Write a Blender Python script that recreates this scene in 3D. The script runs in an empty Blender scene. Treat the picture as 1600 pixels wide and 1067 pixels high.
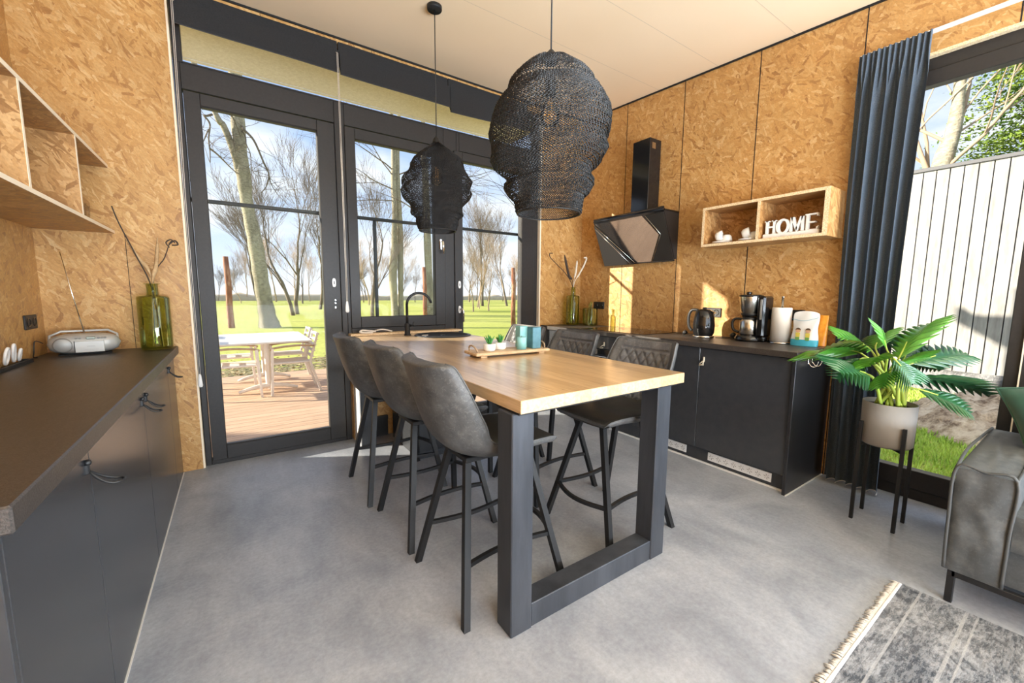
import bpy, math, random
from mathutils import Vector, Matrix
random.seed(7)
PI = math.pi
sc = bpy.context.scene
# ---------------------------------------------------------------- camera
YAW, PITCH, ROLL = 0.5985, 0.1162, 0.0070
CAMZ, FPX = 1.2846, 632.8
def cam_basis():
    f = Vector((math.sin(YAW)*math.cos(PITCH), math.cos(YAW)*math.cos(PITCH), -math.sin(PITCH)))
    r = Vector((math.cos(YAW), -math.sin(YAW), 0)); u = r.cross(f)
    c, s = math.cos(ROLL), math.sin(ROLL)
    return c*r + s*u, -s*r + c*u, f
cd = bpy.data.cameras.new('camera'); cam = bpy.data.objects.new('camera', cd)
sc.collection.objects.link(cam)
cd.sensor_width = 36; cd.sensor_fit = 'HORIZONTAL'; cd.lens = FPX*36/1600; cd.clip_start = 0.05; cd.clip_end = 600
_r, _u, _f = cam_basis()
cam.matrix_world = Matrix(((_r.x, _u.x, -_f.x, 0), (_r.y, _u.y, -_f.y, 0), (_r.z, _u.z, -_f.z, CAMZ), (0, 0, 0, 1)))
sc.camera = cam
# ---------------------------------------------------------------- colour management
sc.view_settings.view_transform = 'Standard'; sc.view_settings.look = 'None'
sc.view_settings.exposure = 0.12; sc.view_settings.gamma = 1.0; sc.view_settings.use_curve_mapping = False
sc.cycles.use_denoising = True
sc.cycles.max_bounces = 10; sc.cycles.diffuse_bounces = 5; sc.cycles.glossy_bounces = 4
sc.cycles.transparent_max_bounces = 16; sc.cycles.transmission_bounces = 8
sc.cycles.sample_clamp_indirect = 6.0; sc.cycles.caustics_reflective = False; sc.cycles.caustics_refractive = False
# ---------------------------------------------------------------- world sky
W = bpy.data.worlds.new('sky'); sc.world = W; W.use_nodes = True
nt = W.node_tree; nt.nodes.clear()
def WN(t, **k):
    n = nt.nodes.new(t)
    for a, b in k.items(): setattr(n, a, b)
    return n
wo = WN('ShaderNodeOutputWorld'); bg = WN('ShaderNodeBackground'); tc = WN('ShaderNodeTexCoord')
sx = WN('ShaderNodeSeparateXYZ'); nt.links.new(tc.outputs['Generated'], sx.inputs[0])
gr = WN('ShaderNodeValToRGB'); nt.links.new(sx.outputs['Z'], gr.inputs[0])
e = gr.color_ramp.elements
e[0].position = 0.0; e[0].color = (0.86, 0.91, 1.0, 1); e[1].position = 0.5; e[1].color = (0.27, 0.44, 0.82, 1)
el = gr.color_ramp.elements.new(0.12); el.color = (0.62, 0.75, 0.97, 1)
mp = WN('ShaderNodeMapping'); mp.inputs['Scale'].default_value = (2.2, 2.2, 6.0); mp.inputs['Location'].default_value = (0.3, 0.9, 0.2)
nt.links.new(tc.outputs['Generated'], mp.inputs[0])
nz = WN('ShaderNodeTexNoise'); nz.inputs['Scale'].default_value = 1.3; nz.inputs['Detail'].default_value = 7; nz.inputs['Roughness'].default_value = .52
nt.links.new(mp.outputs[0], nz.inputs['Vector'])
cr = WN('ShaderNodeValToRGB'); cr.color_ramp.elements[0].position = .44; cr.color_ramp.elements[1].position = .62
nt.links.new(nz.outputs['Fac'], cr.inputs[0])
mx = WN('ShaderNodeMixRGB'); mx.inputs[2].default_value = (0.93, 0.94, 0.98, 1)
nt.links.new(cr.outputs[0], mx.inputs[0]); nt.links.new(gr.outputs[0], mx.inputs[1])
nt.links.new(mx.outputs[0], bg.inputs[0]); bg.inputs[1].default_value = 1.15
nt.links.new(bg.outputs[0], wo.inputs[0])
# ---------------------------------------------------------------- sun and fill lamps
def lamp(name, kind, energy, loc, target=None, direction=None, color=(1, 1, 1), **k):
    l = bpy.data.lights.new(name, kind); l.energy = energy; l.color = color
    for a, b in k.items(): setattr(l, a, b)
    o = bpy.data.objects.new(name, l); sc.collection.objects.link(o); o.location = loc
    d = Vector(direction) if direction else Vector(target)-Vector(loc)
    o.rotation_euler = d.to_track_quat('-Z', 'Y').to_euler(); return o
lamp('sun', 'SUN', 13.0, (-10, 10, 8), direction=(1, -0.56, -0.39), color=(1.0, 0.88, 0.72), angle=0.012)
# added area fills behind and beside the camera, brightening the room like daylight
lamp('fill_rear', 'AREA', 135, (0.9, -3.75, 1.6), direction=(0.75, 1, -0.08), color=(0.76, 0.88, 1.0), shape='RECTANGLE', size=4.0, size_y=2.3)
lamp('fill_rear_uplight', 'AREA', 620, (1.6, -3.0, 0.7), direction=(0.22, 1, 2.2), color=(0.80, 0.90, 1.0), shape='RECTANGLE', size=4.0, size_y=1.4)  # up-tilted fill added to brighten the ceiling
lamp('fill_side', 'AREA', 120, (3.44, -1.55, 1.4), direction=(-1, 0.25, 0.15), color=(0.70, 0.84, 1.0), shape='RECTANGLE', size=2.4, size_y=2.2)
# ================================================================ helpers
col = sc.collection
def tag(o, label=None, cat=None, group=None, kind=None):
    if label: o['label'] = label
    if cat: o['category'] = cat
    if group: o['group'] = group
    if kind: o['kind'] = kind
    return o
def thing(name, label=None, cat=None, loc=(0, 0, 0), rz=0.0, group=None, kind=None, parent=None):
    o = bpy.data.objects.new(name, None); col.objects.link(o); o.location = loc; o.rotation_euler = (0, 0, rz)
    o.empty_display_size = 0.05
    if parent: o.parent = parent
    return tag(o, label, cat, group, kind)
def wloc(o):
    m = Matrix.Identity(4)
    chain = []
    while o: chain.append(o); o = o.parent
    for c in reversed(chain):
        m = m @ (Matrix.Translation(c.location) @ c.rotation_euler.to_matrix().to_4x4())
    return m
class MB:
    def __init__(s): s.v = []; s.f = []; s.m = []; s.sm = []
    def add(s, vs, fs, mi=0, smooth=False):
        n = len(s.v); s.v += [tuple(v) for v in vs]
        s.f += [tuple(i+n for i in f) for f in fs]; s.m += [mi]*len(fs); s.sm += [smooth]*len(fs); return s
    def box(s, x0, x1, y0, y1, z0, z1, mi=0, M=None):
        vs = [(x, y, z) for x in (x0, x1) for y in (y0, y1) for z in (z0, z1)]
        if M: vs = [tuple(M @ Vector(v)) for v in vs]
        return s.add(vs, [(0, 1, 3, 2), (4, 6, 7, 5), (0, 4, 5, 1), (2, 3, 7, 6), (0, 2, 6, 4), (1, 5, 7, 3)], mi)
    def rbox(s, x0, x1, y0, y1, z0, z1, r=.004, mi=0, M=None):   # box with chamfered edges
        r = min(r, (x1-x0)/2.01, (y1-y0)/2.01, (z1-z0)/2.01)
        vs = []; idx = {}
        cs = ((x0, x1), (y0, y1), (z0, z1))
        for i in (0, 1):
            for j in (0, 1):
                for k in (0, 1):
                    b = [cs[0][i], cs[1][j], cs[2][k]]; sg = [1-2*i, 1-2*j, 1-2*k]
                    for a in range(3):   # vertex on face normal to axis a
                        p = list(b)
                        for c in range(3):
                            if c != a: p[c] += sg[c]*r
                        idx[(i, j, k, a)] = len(vs); vs.append(tuple(p))
        fs = []
        def I(i, j, k, a): return idx[(i, j, k, a)]
        for i in (0, 1):
            fs.append((I(i, 0, 0, 0), I(i, 1, 0, 0), I(i, 1, 1, 0), I(i, 0, 1, 0)))
            fs.append((I(0, i, 0, 1), I(1, i, 0, 1), I(1, i, 1, 1), I(0, i, 1, 1)))
            fs.append((I(0, 0, i, 2), I(1, 0, i, 2), I(1, 1, i, 2), I(0, 1, i, 2)))
        for p in (0, 1):
            for q in (0, 1):
                fs.append((I(0, p, q, 1), I(1, p, q, 1), I(1, p, q, 2), I(0, p, q, 2)))
                fs.append((I(p, 0, q, 0), I(p, 1, q, 0), I(p, 1, q, 2), I(p, 0, q, 2)))
                fs.append((I(p, q, 0, 0), I(p, q, 1, 0), I(p, q, 1, 1), I(p, q, 0, 1)))
        for i in (0, 1):
            for j in (0, 1):
                for k in (0, 1): fs.append((I(i, j, k, 0), I(i, j, k, 1), I(i, j, k, 2)))
        if M: vs = [tuple(M @ Vector(v)) for v in vs]
        return s.add(vs, fs, mi)
    def tube(s, pts, r, n=8, mi=0, closed=False, smooth=True, cap=True, sq=False):
        pts = [Vector(p) for p in pts]; N = len(pts)
        rs = list(r) if isinstance(r, (list, tuple)) else [r]*N
        if len(rs) != N:   # stretch the list of radii over the points
            q = [i*(len(rs)-1)/max(1, N-1) for i in range(N)]; rs = [rs[int(a)]+(rs[min(int(a)+1, len(rs)-1)]-rs[int(a)])*(a-int(a)) for a in q]
        up = None; vs = []
        for i, p in enumerate(pts):
            a = pts[(i-1) % N] if (closed or i > 0) else p; b = pts[(i+1) % N] if (closed or i < N-1) else p
            t = (b-a);  t = t.normalized() if t.length > 1e-9 else Vector((0, 0, 1))
            if up is None:
                up = Vector((0, 0, 1)) if abs(t.z) < .9 else Vector((0, 1, 0))
            x = t.cross(up)
            if x.length < 1e-6: x = t.cross(Vector((1, 0, 0)))
            x.normalize(); y = x.cross(t).normalized(); up = y
            for k in range(n):
                an = 2*PI*(k+(.5 if sq else 0))/n; vs.append(p + x*math.cos(an)*rs[i] + y*math.sin(an)*rs[i])
        fs = []
        for i in range(N if closed else N-1):
            j = (i+1) % N
            for k in range(n): fs.append((i*n+k, i*n+(k+1) % n, j*n+(k+1) % n, j*n+k))
        if cap and not closed: fs += [tuple(range(n))[::-1], tuple(range((N-1)*n, N*n))]
        return s.add(vs, fs, mi, smooth)
    def bar(s, a, b, w, h=None, mi=0):   # rectangular bar between two points, w across, h deep
        h = h or w; a = Vector(a); b = Vector(b); t = (b-a).normalized()
        up = Vector((0, 0, 1)) if abs(t.z) < .95 else Vector((0, 1, 0))
        x = t.cross(up).normalized()*w/2; y = x.cross(t).normalized()*h/2
        vs = [p+i*x+j*y for p in (a, b) for i, j in ((-1, -1), (1, -1), (1, 1), (-1, 1))]
        return s.add(vs, [(3, 2, 1, 0), (4, 5, 6, 7), (0, 1, 5, 4), (1, 2, 6, 5), (2, 3, 7, 6), (3, 0, 4, 7)], mi)
    def lathe(s, prof, c=(0, 0, 0), n=32, mi=0, smooth=True, cap0=False, cap1=False, sx=1, sy=1):
        vs = []; N = len(prof)
        for r, z in prof:
            for k in range(n):
                a = 2*PI*k/n; vs.append((c[0]+r*sx*math.cos(a), c[1]+r*sy*math.sin(a), c[2]+z))
        fs = [(i*n+k, i*n+(k+1) % n, (i+1)*n+(k+1) % n, (i+1)*n+k) for i in range(N-1) for k in range(n)]
        if cap0: fs.append(tuple(range(n))[::-1])
        if cap1: fs.append(tuple(range((N-1)*n, N*n)))
        return s.add(vs, fs, mi, smooth)
    def prism(s, poly, d0, d1, axis='y', mi=0):   # polygon in the two other axes extruded along axis
        n = len(poly)
        def P(a, b, d): return {'x': (d, a, b), 'y': (a, d, b), 'z': (a, b, d)}[axis]
        vs = [P(a, b, d0) for a, b in poly]+[P(a, b, d1) for a, b in poly]
        fs = [tuple(range(n)), tuple(range(n, 2*n))[::-1]]+[(i, (i+1) % n, n+(i+1) % n, n+i) for i in range(n)]
        return s.add(vs, fs, mi)
    def grid(s, rows, mi=0, smooth=True, closed=False):
        n = len(rows[0]); vs = [p for r in rows for p in r]; fs = []
        for i in range(len(rows)-1):
            for k in range(n if closed else n-1):
                fs.append((i*n+k, i*n+(k+1) % n, (i+1)*n+(k+1) % n, (i+1)*n+k))
        return s.add(vs, fs, mi, smooth)
    def build(s, name, mats, parent=None, world=True, recalc=True):
        if not isinstance(mats, (list, tuple)): mats = [mats]
        vs = s.v
        if parent is not None:
            if world:
                Mi = wloc(parent).inverted(); vs = [tuple(Mi @ Vector(v)) for v in vs]
            origin = Vector((0, 0, 0))
        else:
            xs = [v[0] for v in vs]; ys = [v[1] for v in vs]; zs = [v[2] for v in vs]
            origin = Vector(((min(xs)+max(xs))/2, (min(ys)+max(ys))/2, min(zs)))
            vs = [(v[0]-origin.x, v[1]-origin.y, v[2]-origin.z) for v in vs]
        me = bpy.data.meshes.new(name); me.from_pydata(vs, [], s.f)
        for m in mats: me.materials.append(m)
        me.polygons.foreach_set('material_index', s.m); me.polygons.foreach_set('use_smooth', s.sm)
        if recalc:
            import bmesh
            bm = bmesh.new(); bm.from_mesh(me); bmesh.ops.recalc_face_normals(bm, faces=bm.faces); bm.to_mesh(me); bm.free()
        me.update()
        o = bpy.data.objects.new(name, me); col.objects.link(o)
        if parent is not None: o.parent = parent
        else: o.location = origin
        return o
def copy_tree(o, parent=None):
    c = o.copy(); col.objects.link(c)
    if parent: c.parent = parent
    for ch in list(o.children): copy_tree(ch, c)
    return c
def smoothstep(a, b, x):
    t = max(0, min(1, (x-a)/(b-a))); return t*t*(3-2*t)
def crm(pts, n):   # catmull-rom through tuples
    out = []; N = len(pts)
    for i in range(N-1):
        p0 = pts[max(i-1, 0)]; p1 = pts[i]; p2 = pts[i+1]; p3 = pts[min(i+2, N-1)]
        for k in range(n):
            t = k/n
            out.append(tuple(.5*((2*b)+(-a+c)*t+(2*a-5*b+4*c-d)*t*t+(-a+3*b-3*c+d)*t**3) for a, b, c, d in zip(p0, p1, p2, p3)))
    out.append(tuple(pts[-1])); return out
def vnoise(x, y):
    return math.sin(x*1.7+math.sin(y*2.3)*1.3)*.5+math.sin(y*3.1+math.sin(x*1.9)*1.7)*.3+math.sin(x*5.3+y*4.1)*.2
# ================================================================ materials
def mat(name, color=(.8, .8, .8), rough=.5, metal=0.0, spec=.5, **k):
    m = bpy.data.materials.new(name); m.use_nodes = True; b = m.node_tree.nodes['Principled BSDF']
    b.inputs['Base Color'].default_value = (*color, 1); b.inputs['Roughness'].default_value = rough
    b.inputs['Metallic'].default_value = metal; b.inputs['Specular IOR Level'].default_value = spec
    for a, v in k.items(): b.inputs[a].default_value = v
    return m
class G:
    def __init__(s, m): s.m = m; s.t = m.node_tree; s.b = s.t.nodes['Principled BSDF']
    def n(s, t, **k):
        n = s.t.nodes.new(t)
        for a, b in k.items():
            if a in n.inputs and not hasattr(n, a): n.inputs[a].default_value = b
            else: setattr(n, a, b)
        return n
    def l(s, a, b): s.t.links.new(a, b)
    def pos(s): return s.n('ShaderNodeNewGeometry').outputs['Position']
    def obj(s): return s.n('ShaderNodeTexCoord').outputs['Object']
    def mapping(s, v, scale=(1, 1, 1), rot=(0, 0, 0), loc=(0, 0, 0)):
        n = s.n('ShaderNodeMapping'); n.inputs['Scale'].default_value = scale; n.inputs['Rotation'].default_value = rot; n.inputs['Location'].default_value = loc
        s.l(v, n.inputs[0]); return n.outputs[0]
    def noise(s, v, scale, detail=4, rough=.5, out='Fac', dist=0):
        n = s.n('ShaderNodeTexNoise'); n.inputs['Scale'].default_value = scale; n.inputs['Detail'].default_value = detail
        n.inputs['Roughness'].default_value = rough; n.inputs['Distortion'].default_value = dist
        s.l(v, n.inputs['Vector']); return n.outputs[out]
    def ramp(s, f, stops, interp='LINEAR'):
        n = s.n('ShaderNodeValToRGB'); r = n.color_ramp; r.interpolation = interp
        while len(r.elements) < len(stops): r.elements.new(.5)
        for el, (p, c) in zip(r.elements, stops): el.position = p; el.color = (*c, 1) if len(c) == 3 else c
        s.l(f, n.inputs[0]); return n.outputs[0]
    def mix(s, f, a, b, mode='MIX'):
        n = s.n('ShaderNodeMixRGB'); n.blend_type = mode
        for i, v in ((0, f), (1, a), (2, b)):
            if hasattr(v, 'links') or hasattr(v, 'is_linked'): s.l(v, n.inputs[i])
            else: n.inputs[i].default_value = v if i == 0 else (*v, 1)
        return n.outputs[0]
    def math(s, op, a, b=0.0, c=None):
        n = s.n('ShaderNodeMath'); n.operation = op
        for i, v in ((0, a), (1, b), (2, c)):
            if v is None: continue
            if hasattr(v, 'is_linked'): s.l(v, n.inputs[i])
            else: n.inputs[i].default_value = v
        return n.outputs[0]
    def bump(s, h, strength=.3, dist=.01):
        n = s.n('ShaderNodeBump'); n.inputs['Strength'].default_value = strength; n.inputs['Distance'].default_value = dist
        s.l(h, n.inputs['Height']); s.l(n.outputs[0], s.b.inputs['Normal'])
    def color(s, c): s.l(c, s.b.inputs['Base Color'])
    def rough(s, f, lo, hi):
        n = s.n('ShaderNodeMapRange'); n.inputs['To Min'].default_value = lo; n.inputs['To Max'].default_value = hi
        s.l(f, n.inputs[0]); s.l(n.outputs[0], s.b.inputs['Roughness'])
def osb(name, tones, flake=46.0, rough=.42, coat=.0):
    m = mat(name, rough=rough, spec=.4); g = G(m); p = g.pos()
    sp = g.n('ShaderNodeSeparateXYZ'); g.l(p, sp.inputs[0])
    u = g.math('ADD', sp.outputs[0], sp.outputs[1]); d = g.math('SUBTRACT', sp.outputs[0], sp.outputs[1])
    v = g.math('ADD', sp.outputs[2], g.math('MULTIPLY', d, .5))
    cb = g.n('ShaderNodeCombineXYZ'); g.l(u, cb.inputs[0]); g.l(v, cb.inputs[1])
    wob = g.noise(cb.outputs[0], 7, 2, .5, 'Color')
    vv = g.n('ShaderNodeVectorMath'); vv.operation = 'MULTIPLY_ADD'; g.l(wob, vv.inputs[0]); vv.inputs[1].default_value = (.05, .05, 0); g.l(cb.outputs[0], vv.inputs[2])
    P = vv.outputs[0]; best = None; tone = None
    for i, a in enumerate((.25, 1.15, 1.95, 2.7, .7)):
        q = g.mapping(P, rot=(0, 0, a), loc=(i*3.7, i*1.9, 0)); q = g.mapping(q, scale=(flake*.24*(1+.14*i), flake*(1.5-.12*i), 1))
        vo = g.n('ShaderNodeTexVoronoi'); vo.voronoi_dimensions = '2D'; vo.inputs['Scale'].default_value = 1; vo.inputs['Randomness'].default_value = 1
        g.l(q, vo.inputs['Vector'])
        s3 = g.n('ShaderNodeSeparateColor'); g.l(vo.outputs['Color'], s3.inputs[0])
        h = g.math('SUBTRACT', s3.outputs[0], g.math('MULTIPLY', vo.outputs['Distance'], .25)); tn = s3.outputs[1]
        if best is None: best, tone = h, tn
        else:
            gt = g.math('GREATER_THAN', h, best)
            mm = g.n('ShaderNodeMix'); mm.data_type = 'FLOAT'; g.l(gt, mm.inputs[0]); g.l(tone, mm.inputs[2]); g.l(tn, mm.inputs[3]); tone = mm.outputs[0]
            best = g.math('MAXIMUM', best, h)
    c = g.ramp(tone, tones)
    grain = g.noise(g.mapping(P, scale=(1, 1, 1)), 95, 4, .65)
    c = g.mix(.32, c, g.ramp(grain, [(.3, (.42, .36, .30)), (.72, (1.35, 1.3, 1.2))]), 'MULTIPLY')
    chips = g.ramp(g.noise(g.mapping(P, scale=(1, 2.5, 1), rot=(0, 0, .6)), 30, 3, .7), [(.68, (0, 0, 0)), (.76, (1, 1, 1))])
    c = g.mix(g.math('MULTIPLY', chips, .38), c, (.22, .11, .045))
    big = g.ramp(g.noise(P, 2.2, 3), [(.3, (.90, .88, .88)), (.7, (1.08, 1.06, 1.04))])
    c = g.mix(1.0, c, big, 'MULTIPLY')
    g.color(c); g.bump(best, .25, .004); g.rough(tone, rough-.06, rough+.10)
    return m
T_OSB = [(0.0, (.35, .175, .060)), (.15, (.455, .250, .084)), (.55, (.52, .298, .104)), (.88, (.565, .35, .140)), (1, (.62, .41, .19))]
M = {}
M['osb'] = osb('osb_board', T_OSB)
M['osb_shelf'] = osb('osb_shelf_board', [(0.0, (.30, .15, .055)), (.5, (.46, .255, .095)), (1, (.58, .36, .16))], flake=44)
# pale cut edges of board
m = mat('board_edge', (.74, .56, .34), .55); g = G(m); g.color(g.ramp(g.noise(g.pos(), 160, 3), [(.35, (.60, .42, .22)), (.65, (.84, .68, .46))])); M['edge'] = m
m = mat('board_edge_light', (.84, .72, .55), .5); M['edge_light'] = m
# ceiling
m = mat('ceiling_paint', (.90, .73, .52), .6); g = G(m); g.color(g.ramp(g.noise(g.pos(), 1.2, 2), [(.3, (.89, .71, .49)), (.7, (.93, .75, .53))])); M['ceiling'] = m
# floor
m = mat('concrete_vinyl', (.3, .3, .3), .42, spec=.5); g = G(m); p = g.pos()
n1 = g.noise(g.mapping(p, scale=(1, 1, 1)), 2.1, 9, .62, dist=.6); n2 = g.noise(p, 55, 5, .7); n3 = g.noise(g.mapping(p, scale=(3, .8, 1), rot=(0, 0, .5)), 5, 6, .6)
c = g.ramp(n1, [(.30, (.235, .260, .308)), (.5, (.325, .352, .408)), (.70, (.42, .445, .495))])
c = g.mix(.35, c, g.ramp(n2, [(.3, (.55, .55, .56)), (.7, (1.35, 1.35, 1.34))]), 'MULTIPLY')
c = g.mix(.5, c, g.ramp(n3, [(.3, (.8, .8, .82)), (.7, (1.15, 1.15, 1.13))]), 'MULTIPLY')
g.color(c); g.rough(n1, .30, .46); g.bump(n2, .06, .002); M['floor'] = m
# dark worktop
m = mat('dark_worktop', (.04, .035, .033), .42, spec=.5); g = G(m); p = g.pos()
n1 = g.noise(p, 240, 3, .7); n2 = g.noise(g.mapping(p, scale=(6, 1, 1)), 14, 5, .6)
c = g.ramp(n1, [(.3, (.020, .017, .016)), (.7, (.075, .064, .058))]); c = g.mix(.5, c, g.ramp(n2, [(.3, (.7, .7, .7)), (.7, (1.3, 1.28, 1.25))]), 'MULTIPLY')
g.color(c); g.bump(n1, .35, .002); g.rough(n2, .34, .46); M['worktop'] = m
m = mat('worktop_edge', (.12, .11, .10), .5); M['worktop_edge'] = m
def plain_grain(name, c0, c1, rough, scale=30, metal=0, spec=.5, bump=0, stretch=(1, 1, 1), **k):
    m = mat(name, c0, rough, metal, spec, **k); g = G(m); n = g.noise(g.mapping(g.pos(), scale=stretch), scale, 4, .6)
    g.color(g.ramp(n, [(.3, c0), (.7, c1)]));
    if bump: g.bump(n, bump, .002)
    return m
M['cab'] = plain_grain('anthracite_laminate', (.031, .033, .038), (.038, .040, .045), .26, 18, spec=.7)
M['cab_dark'] = plain_grain('black_laminate', (.012, .012, .014), (.017, .017, .019), .36, 18, spec=.6)
M['black'] = mat('black_gap', (.006, .006, .006), .8)
M['frame'] = plain_grain('anthracite_window_profile', (.018, .0165, .016), (.025, .022, .0215), .46, 60, spec=.35)
M['frame_gap'] = mat('window_gasket', (.012, .011, .011), .6)
M['white_strip'] = mat('white_caulk', (.75, .74, .72), .5)
M['white'] = plain_grain('white_ceramic', (.80, .79, .77), (.84, .83, .81), .25, 5)
M['white_wood'] = plain_grain('white_painted_wood', (.78, .77, .75), (.84, .83, .81), .45, 40)
M['plastic_white'] = mat('white_plastic', (.72, .72, .72), .35)
M['chrome'] = mat('chrome', (.75, .74, .72), .14, 1.0)
M['steel'] = plain_grain('brushed_steel', (.50, .48, .45), (.62, .60, .57), .24, 80, metal=1, stretch=(1, 1, .05))
M['bplastic'] = mat('black_gloss_plastic', (.010, .010, .011), .12)
M['bmatte'] = mat('black_matte', (.014, .014, .015), .45)
M['bmetal'] = mat('black_powder_metal', (.012, .012, .013), .5, 0, .35)
M['bwire'] = mat('black_wire', (.018, .017, .017), .5, .2)
m = mat('raw_blue_steel', (.09, .10, .12), .38, .35, .4); g = G(m); n = g.noise(g.mapping(g.pos(), scale=(1, 1, .15)), 9, 6, .65); g.color(g.ramp(n, [(.3, (.034, .038, .047)), (.7, (.075, .082, .098))])); g.rough(n, .34, .52); M['rawsteel'] = m
# oak table
m = mat('oak_planks', (.6, .4, .2), .3, spec=.6, **{'Coat Weight': 1.0, 'Coat Roughness': .26}); g = G(m); p = g.pos(); sp = g.n('ShaderNodeSeparateXYZ'); g.l(p, sp.inputs[0])
row = g.math('FLOOR', g.math('MULTIPLY', sp.outputs[0], 11.5)); rowr = g.n('ShaderNodeTexWhiteNoise'); rowr.noise_dimensions = '1D'; g.l(row, rowr.inputs['W'])
yy = g.math('FLOOR', g.math('ADD', g.math('MULTIPLY', sp.outputs[1], .95), g.math('MULTIPLY', rowr.outputs['Value'], 7)))
cell = g.n('ShaderNodeTexWhiteNoise'); cell.noise_dimensions = '2D'; cb = g.n('ShaderNodeCombineXYZ'); g.l(row, cb.inputs[0]); g.l(yy, cb.inputs[1]); g.l(cb.outputs[0], cell.inputs['Vector'])
gr1 = g.noise(g.mapping(p, scale=(14, 1.1, 14)), 5, 6, .62, dist=.5)
c = g.ramp(gr1, [(.25, (.46, .30, .155)), (.55, (.66, .475, .27)), (.8, (.74, .56, .345))])
c = g.mix(.55, c, g.ramp(cell.outputs['Value'], [(0, (.70, .64, .58)), (.5, (1, 1, 1)), (1, (1.14, 1.12, 1.08))]), 'MULTIPLY')
g.color(c); g.rough(gr1, .24, .36); M['oak'] = m
m = mat('pale_pine', (.6, .43, .26), .55); g = G(m); n = g.noise(g.mapping(g.pos(), scale=(3, 9, 12)), 8, 5, .6); g.color(g.ramp(n, [(.3, (.46, .31, .17)), (.7, (.70, .53, .33))])); M['pine'] = m
# leather
def leather(name, a, b, c_, rough=.5, sc_=9, scratch=.40):
    m = mat(name, a, rough, spec=.45); g = G(m); o = g.obj()
    n1 = g.noise(o, sc_, 7, .66); n2 = g.noise(o, 420, 2, .5); n3 = g.noise(g.mapping(o, scale=(1, 1, 1)), 60, 8, .85, dist=1.0)
    c = g.ramp(n1, [(.25, a), (.5, b), (.78, c_)])
    scr = g.ramp(n3, [(.54, (0, 0, 0)), (.60, (1, 1, 1)), (.66, (0, 0, 0))])
    c = g.mix(g.math('MULTIPLY', scr, scratch), c, tuple(min(1, x*2.0) for x in c_))
    g.color(c); g.bump(n2, .12, .001); g.rough(n1, rough-.08, rough+.1); return m
M['leather'] = leather('worn_grey_leather', (.042, .042, .043), (.074, .074, .074), (.125, .124, .122), .5, 16, .35)
M['leather_dark'] = leather('black_brown_leather', (.018, .018, .018), (.026, .026, .026), (.045, .044, .043), .42)
M['quilt'] = leather('grey_quilted_leather', (.060, .062, .066), (.10, .103, .11), (.17, .175, .185), .36)
M['sofa'] = leather('grey_velvet_leather', (.036, .040, .042), (.070, .075, .078), (.150, .155, .155), .6, 7.0, .12)
M['piping'] = mat('sofa_piping', (.06, .062, .062), .6)
M['curtain'] = plain_grain('charcoal_woven_curtain', (.042, .058, .082), (.090, .120, .160), .85, 260, bump=.2, stretch=(1, 1, .6))
M['blind'] = plain_grain('black_blind_fabric', (.010, .010, .011), (.017, .017, .018), .9, 120, bump=.15)
M['blind_edge'] = mat('blind_piping', (.060, .058, .058), .7)
m = mat('green_velvet', (.01, .06, .035), .7); g = G(m); n = g.noise(g.obj(), 6, 4); g.color(g.ramp(n, [(.3, (.008, .055, .032)), (.7, (.022, .105, .062))])); m.node_tree.nodes['Principled BSDF'].inputs['Sheen Weight'].default_value = .5; M['velvet'] = m
# glass that light passes straight through
def pane(name, tint=(1, 1, 1), refl=.9):
    m = bpy.data.materials.new(name); m.use_nodes = True; t = m.node_tree; t.nodes.clear()
    o = t.nodes.new('ShaderNodeOutputMaterial'); mxs = t.nodes.new('ShaderNodeMixShader'); tr = t.nodes.new('ShaderNodeBsdfTransparent'); gl = t.nodes.new('ShaderNodeBsdfGlossy')
    fr = t.nodes.new('ShaderNodeFresnel'); fr.inputs[0].default_value = 1.45; mu = t.nodes.new('ShaderNodeMath'); mu.operation = 'MULTIPLY'; mu.inputs[1].default_value = refl
    t.links.new(fr.outputs[0], mu.inputs[0]); t.links.new(mu.outputs[0], mxs.inputs[0])
    tr.inputs[0].default_value = (*tint, 1); gl.inputs['Roughness'].default_value = .02
    t.links.new(tr.outputs[0], mxs.inputs[1]); t.links.new(gl.outputs[0], mxs.inputs[2]); t.links.new(mxs.outputs[0], o.inputs[0]); return m
M['glass'] = pane('window_glass', (.97, .985, .98), .07)
M['gglass'] = pane('green_glass', (.83, .875, .64), .6)
M['gglass2'] = pane('olive_glass', (.88, .91, .72), .6)
M['cglass'] = pane('clear_glass', (.98, .98, .98), .35)
M['hoodglass'] = mat('mirror_black_glass', (.30, .27, .25), .06, .95)
M['hobglass'] = mat('hob_black_glass', (.012, .012, .012), .05, 0, .9)
m = mat('pot_grey', (.24, .225, .21), .8); g = G(m); n = g.noise(g.obj(), 180, 2); g.bump(n, .2, .001); M['pot'] = m
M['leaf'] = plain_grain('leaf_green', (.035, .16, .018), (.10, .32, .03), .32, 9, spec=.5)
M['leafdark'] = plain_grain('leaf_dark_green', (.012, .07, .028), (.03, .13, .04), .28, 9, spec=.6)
M['stem'] = plain_grain('stem_yellow_green', (.30, .42, .05), (.45, .52, .10), .45, 12)
M['succulent'] = plain_grain('succulent_green', (.02, .14, .02), (.05, .26, .05), .45, 60)
M['soil'] = plain_grain('potting_soil', (.03, .02, .015), (.07, .05, .035), .95, 60, bump=.6)
M['wax1'] = plain_grain('pale_turquoise_wax', (.19, .45, .46), (.27, .56, .56), .45, 25)
M['wax2'] = plain_grain('petrol_blue_wax', (.045, .14, .19), (.085, .22, .27), .45, 25)
M['rope'] = plain_grain('jute_rope', (.30, .21, .13), (.45, .33, .22), .9, 200, bump=.5)
M['brass'] = mat('aged_tab', (.42, .36, .26), .4, .5)
M['silver'] = plain_grain('silver_plastic', (.42, .42, .40), (.50, .50, .48), .38, 5, metal=.2)
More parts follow.
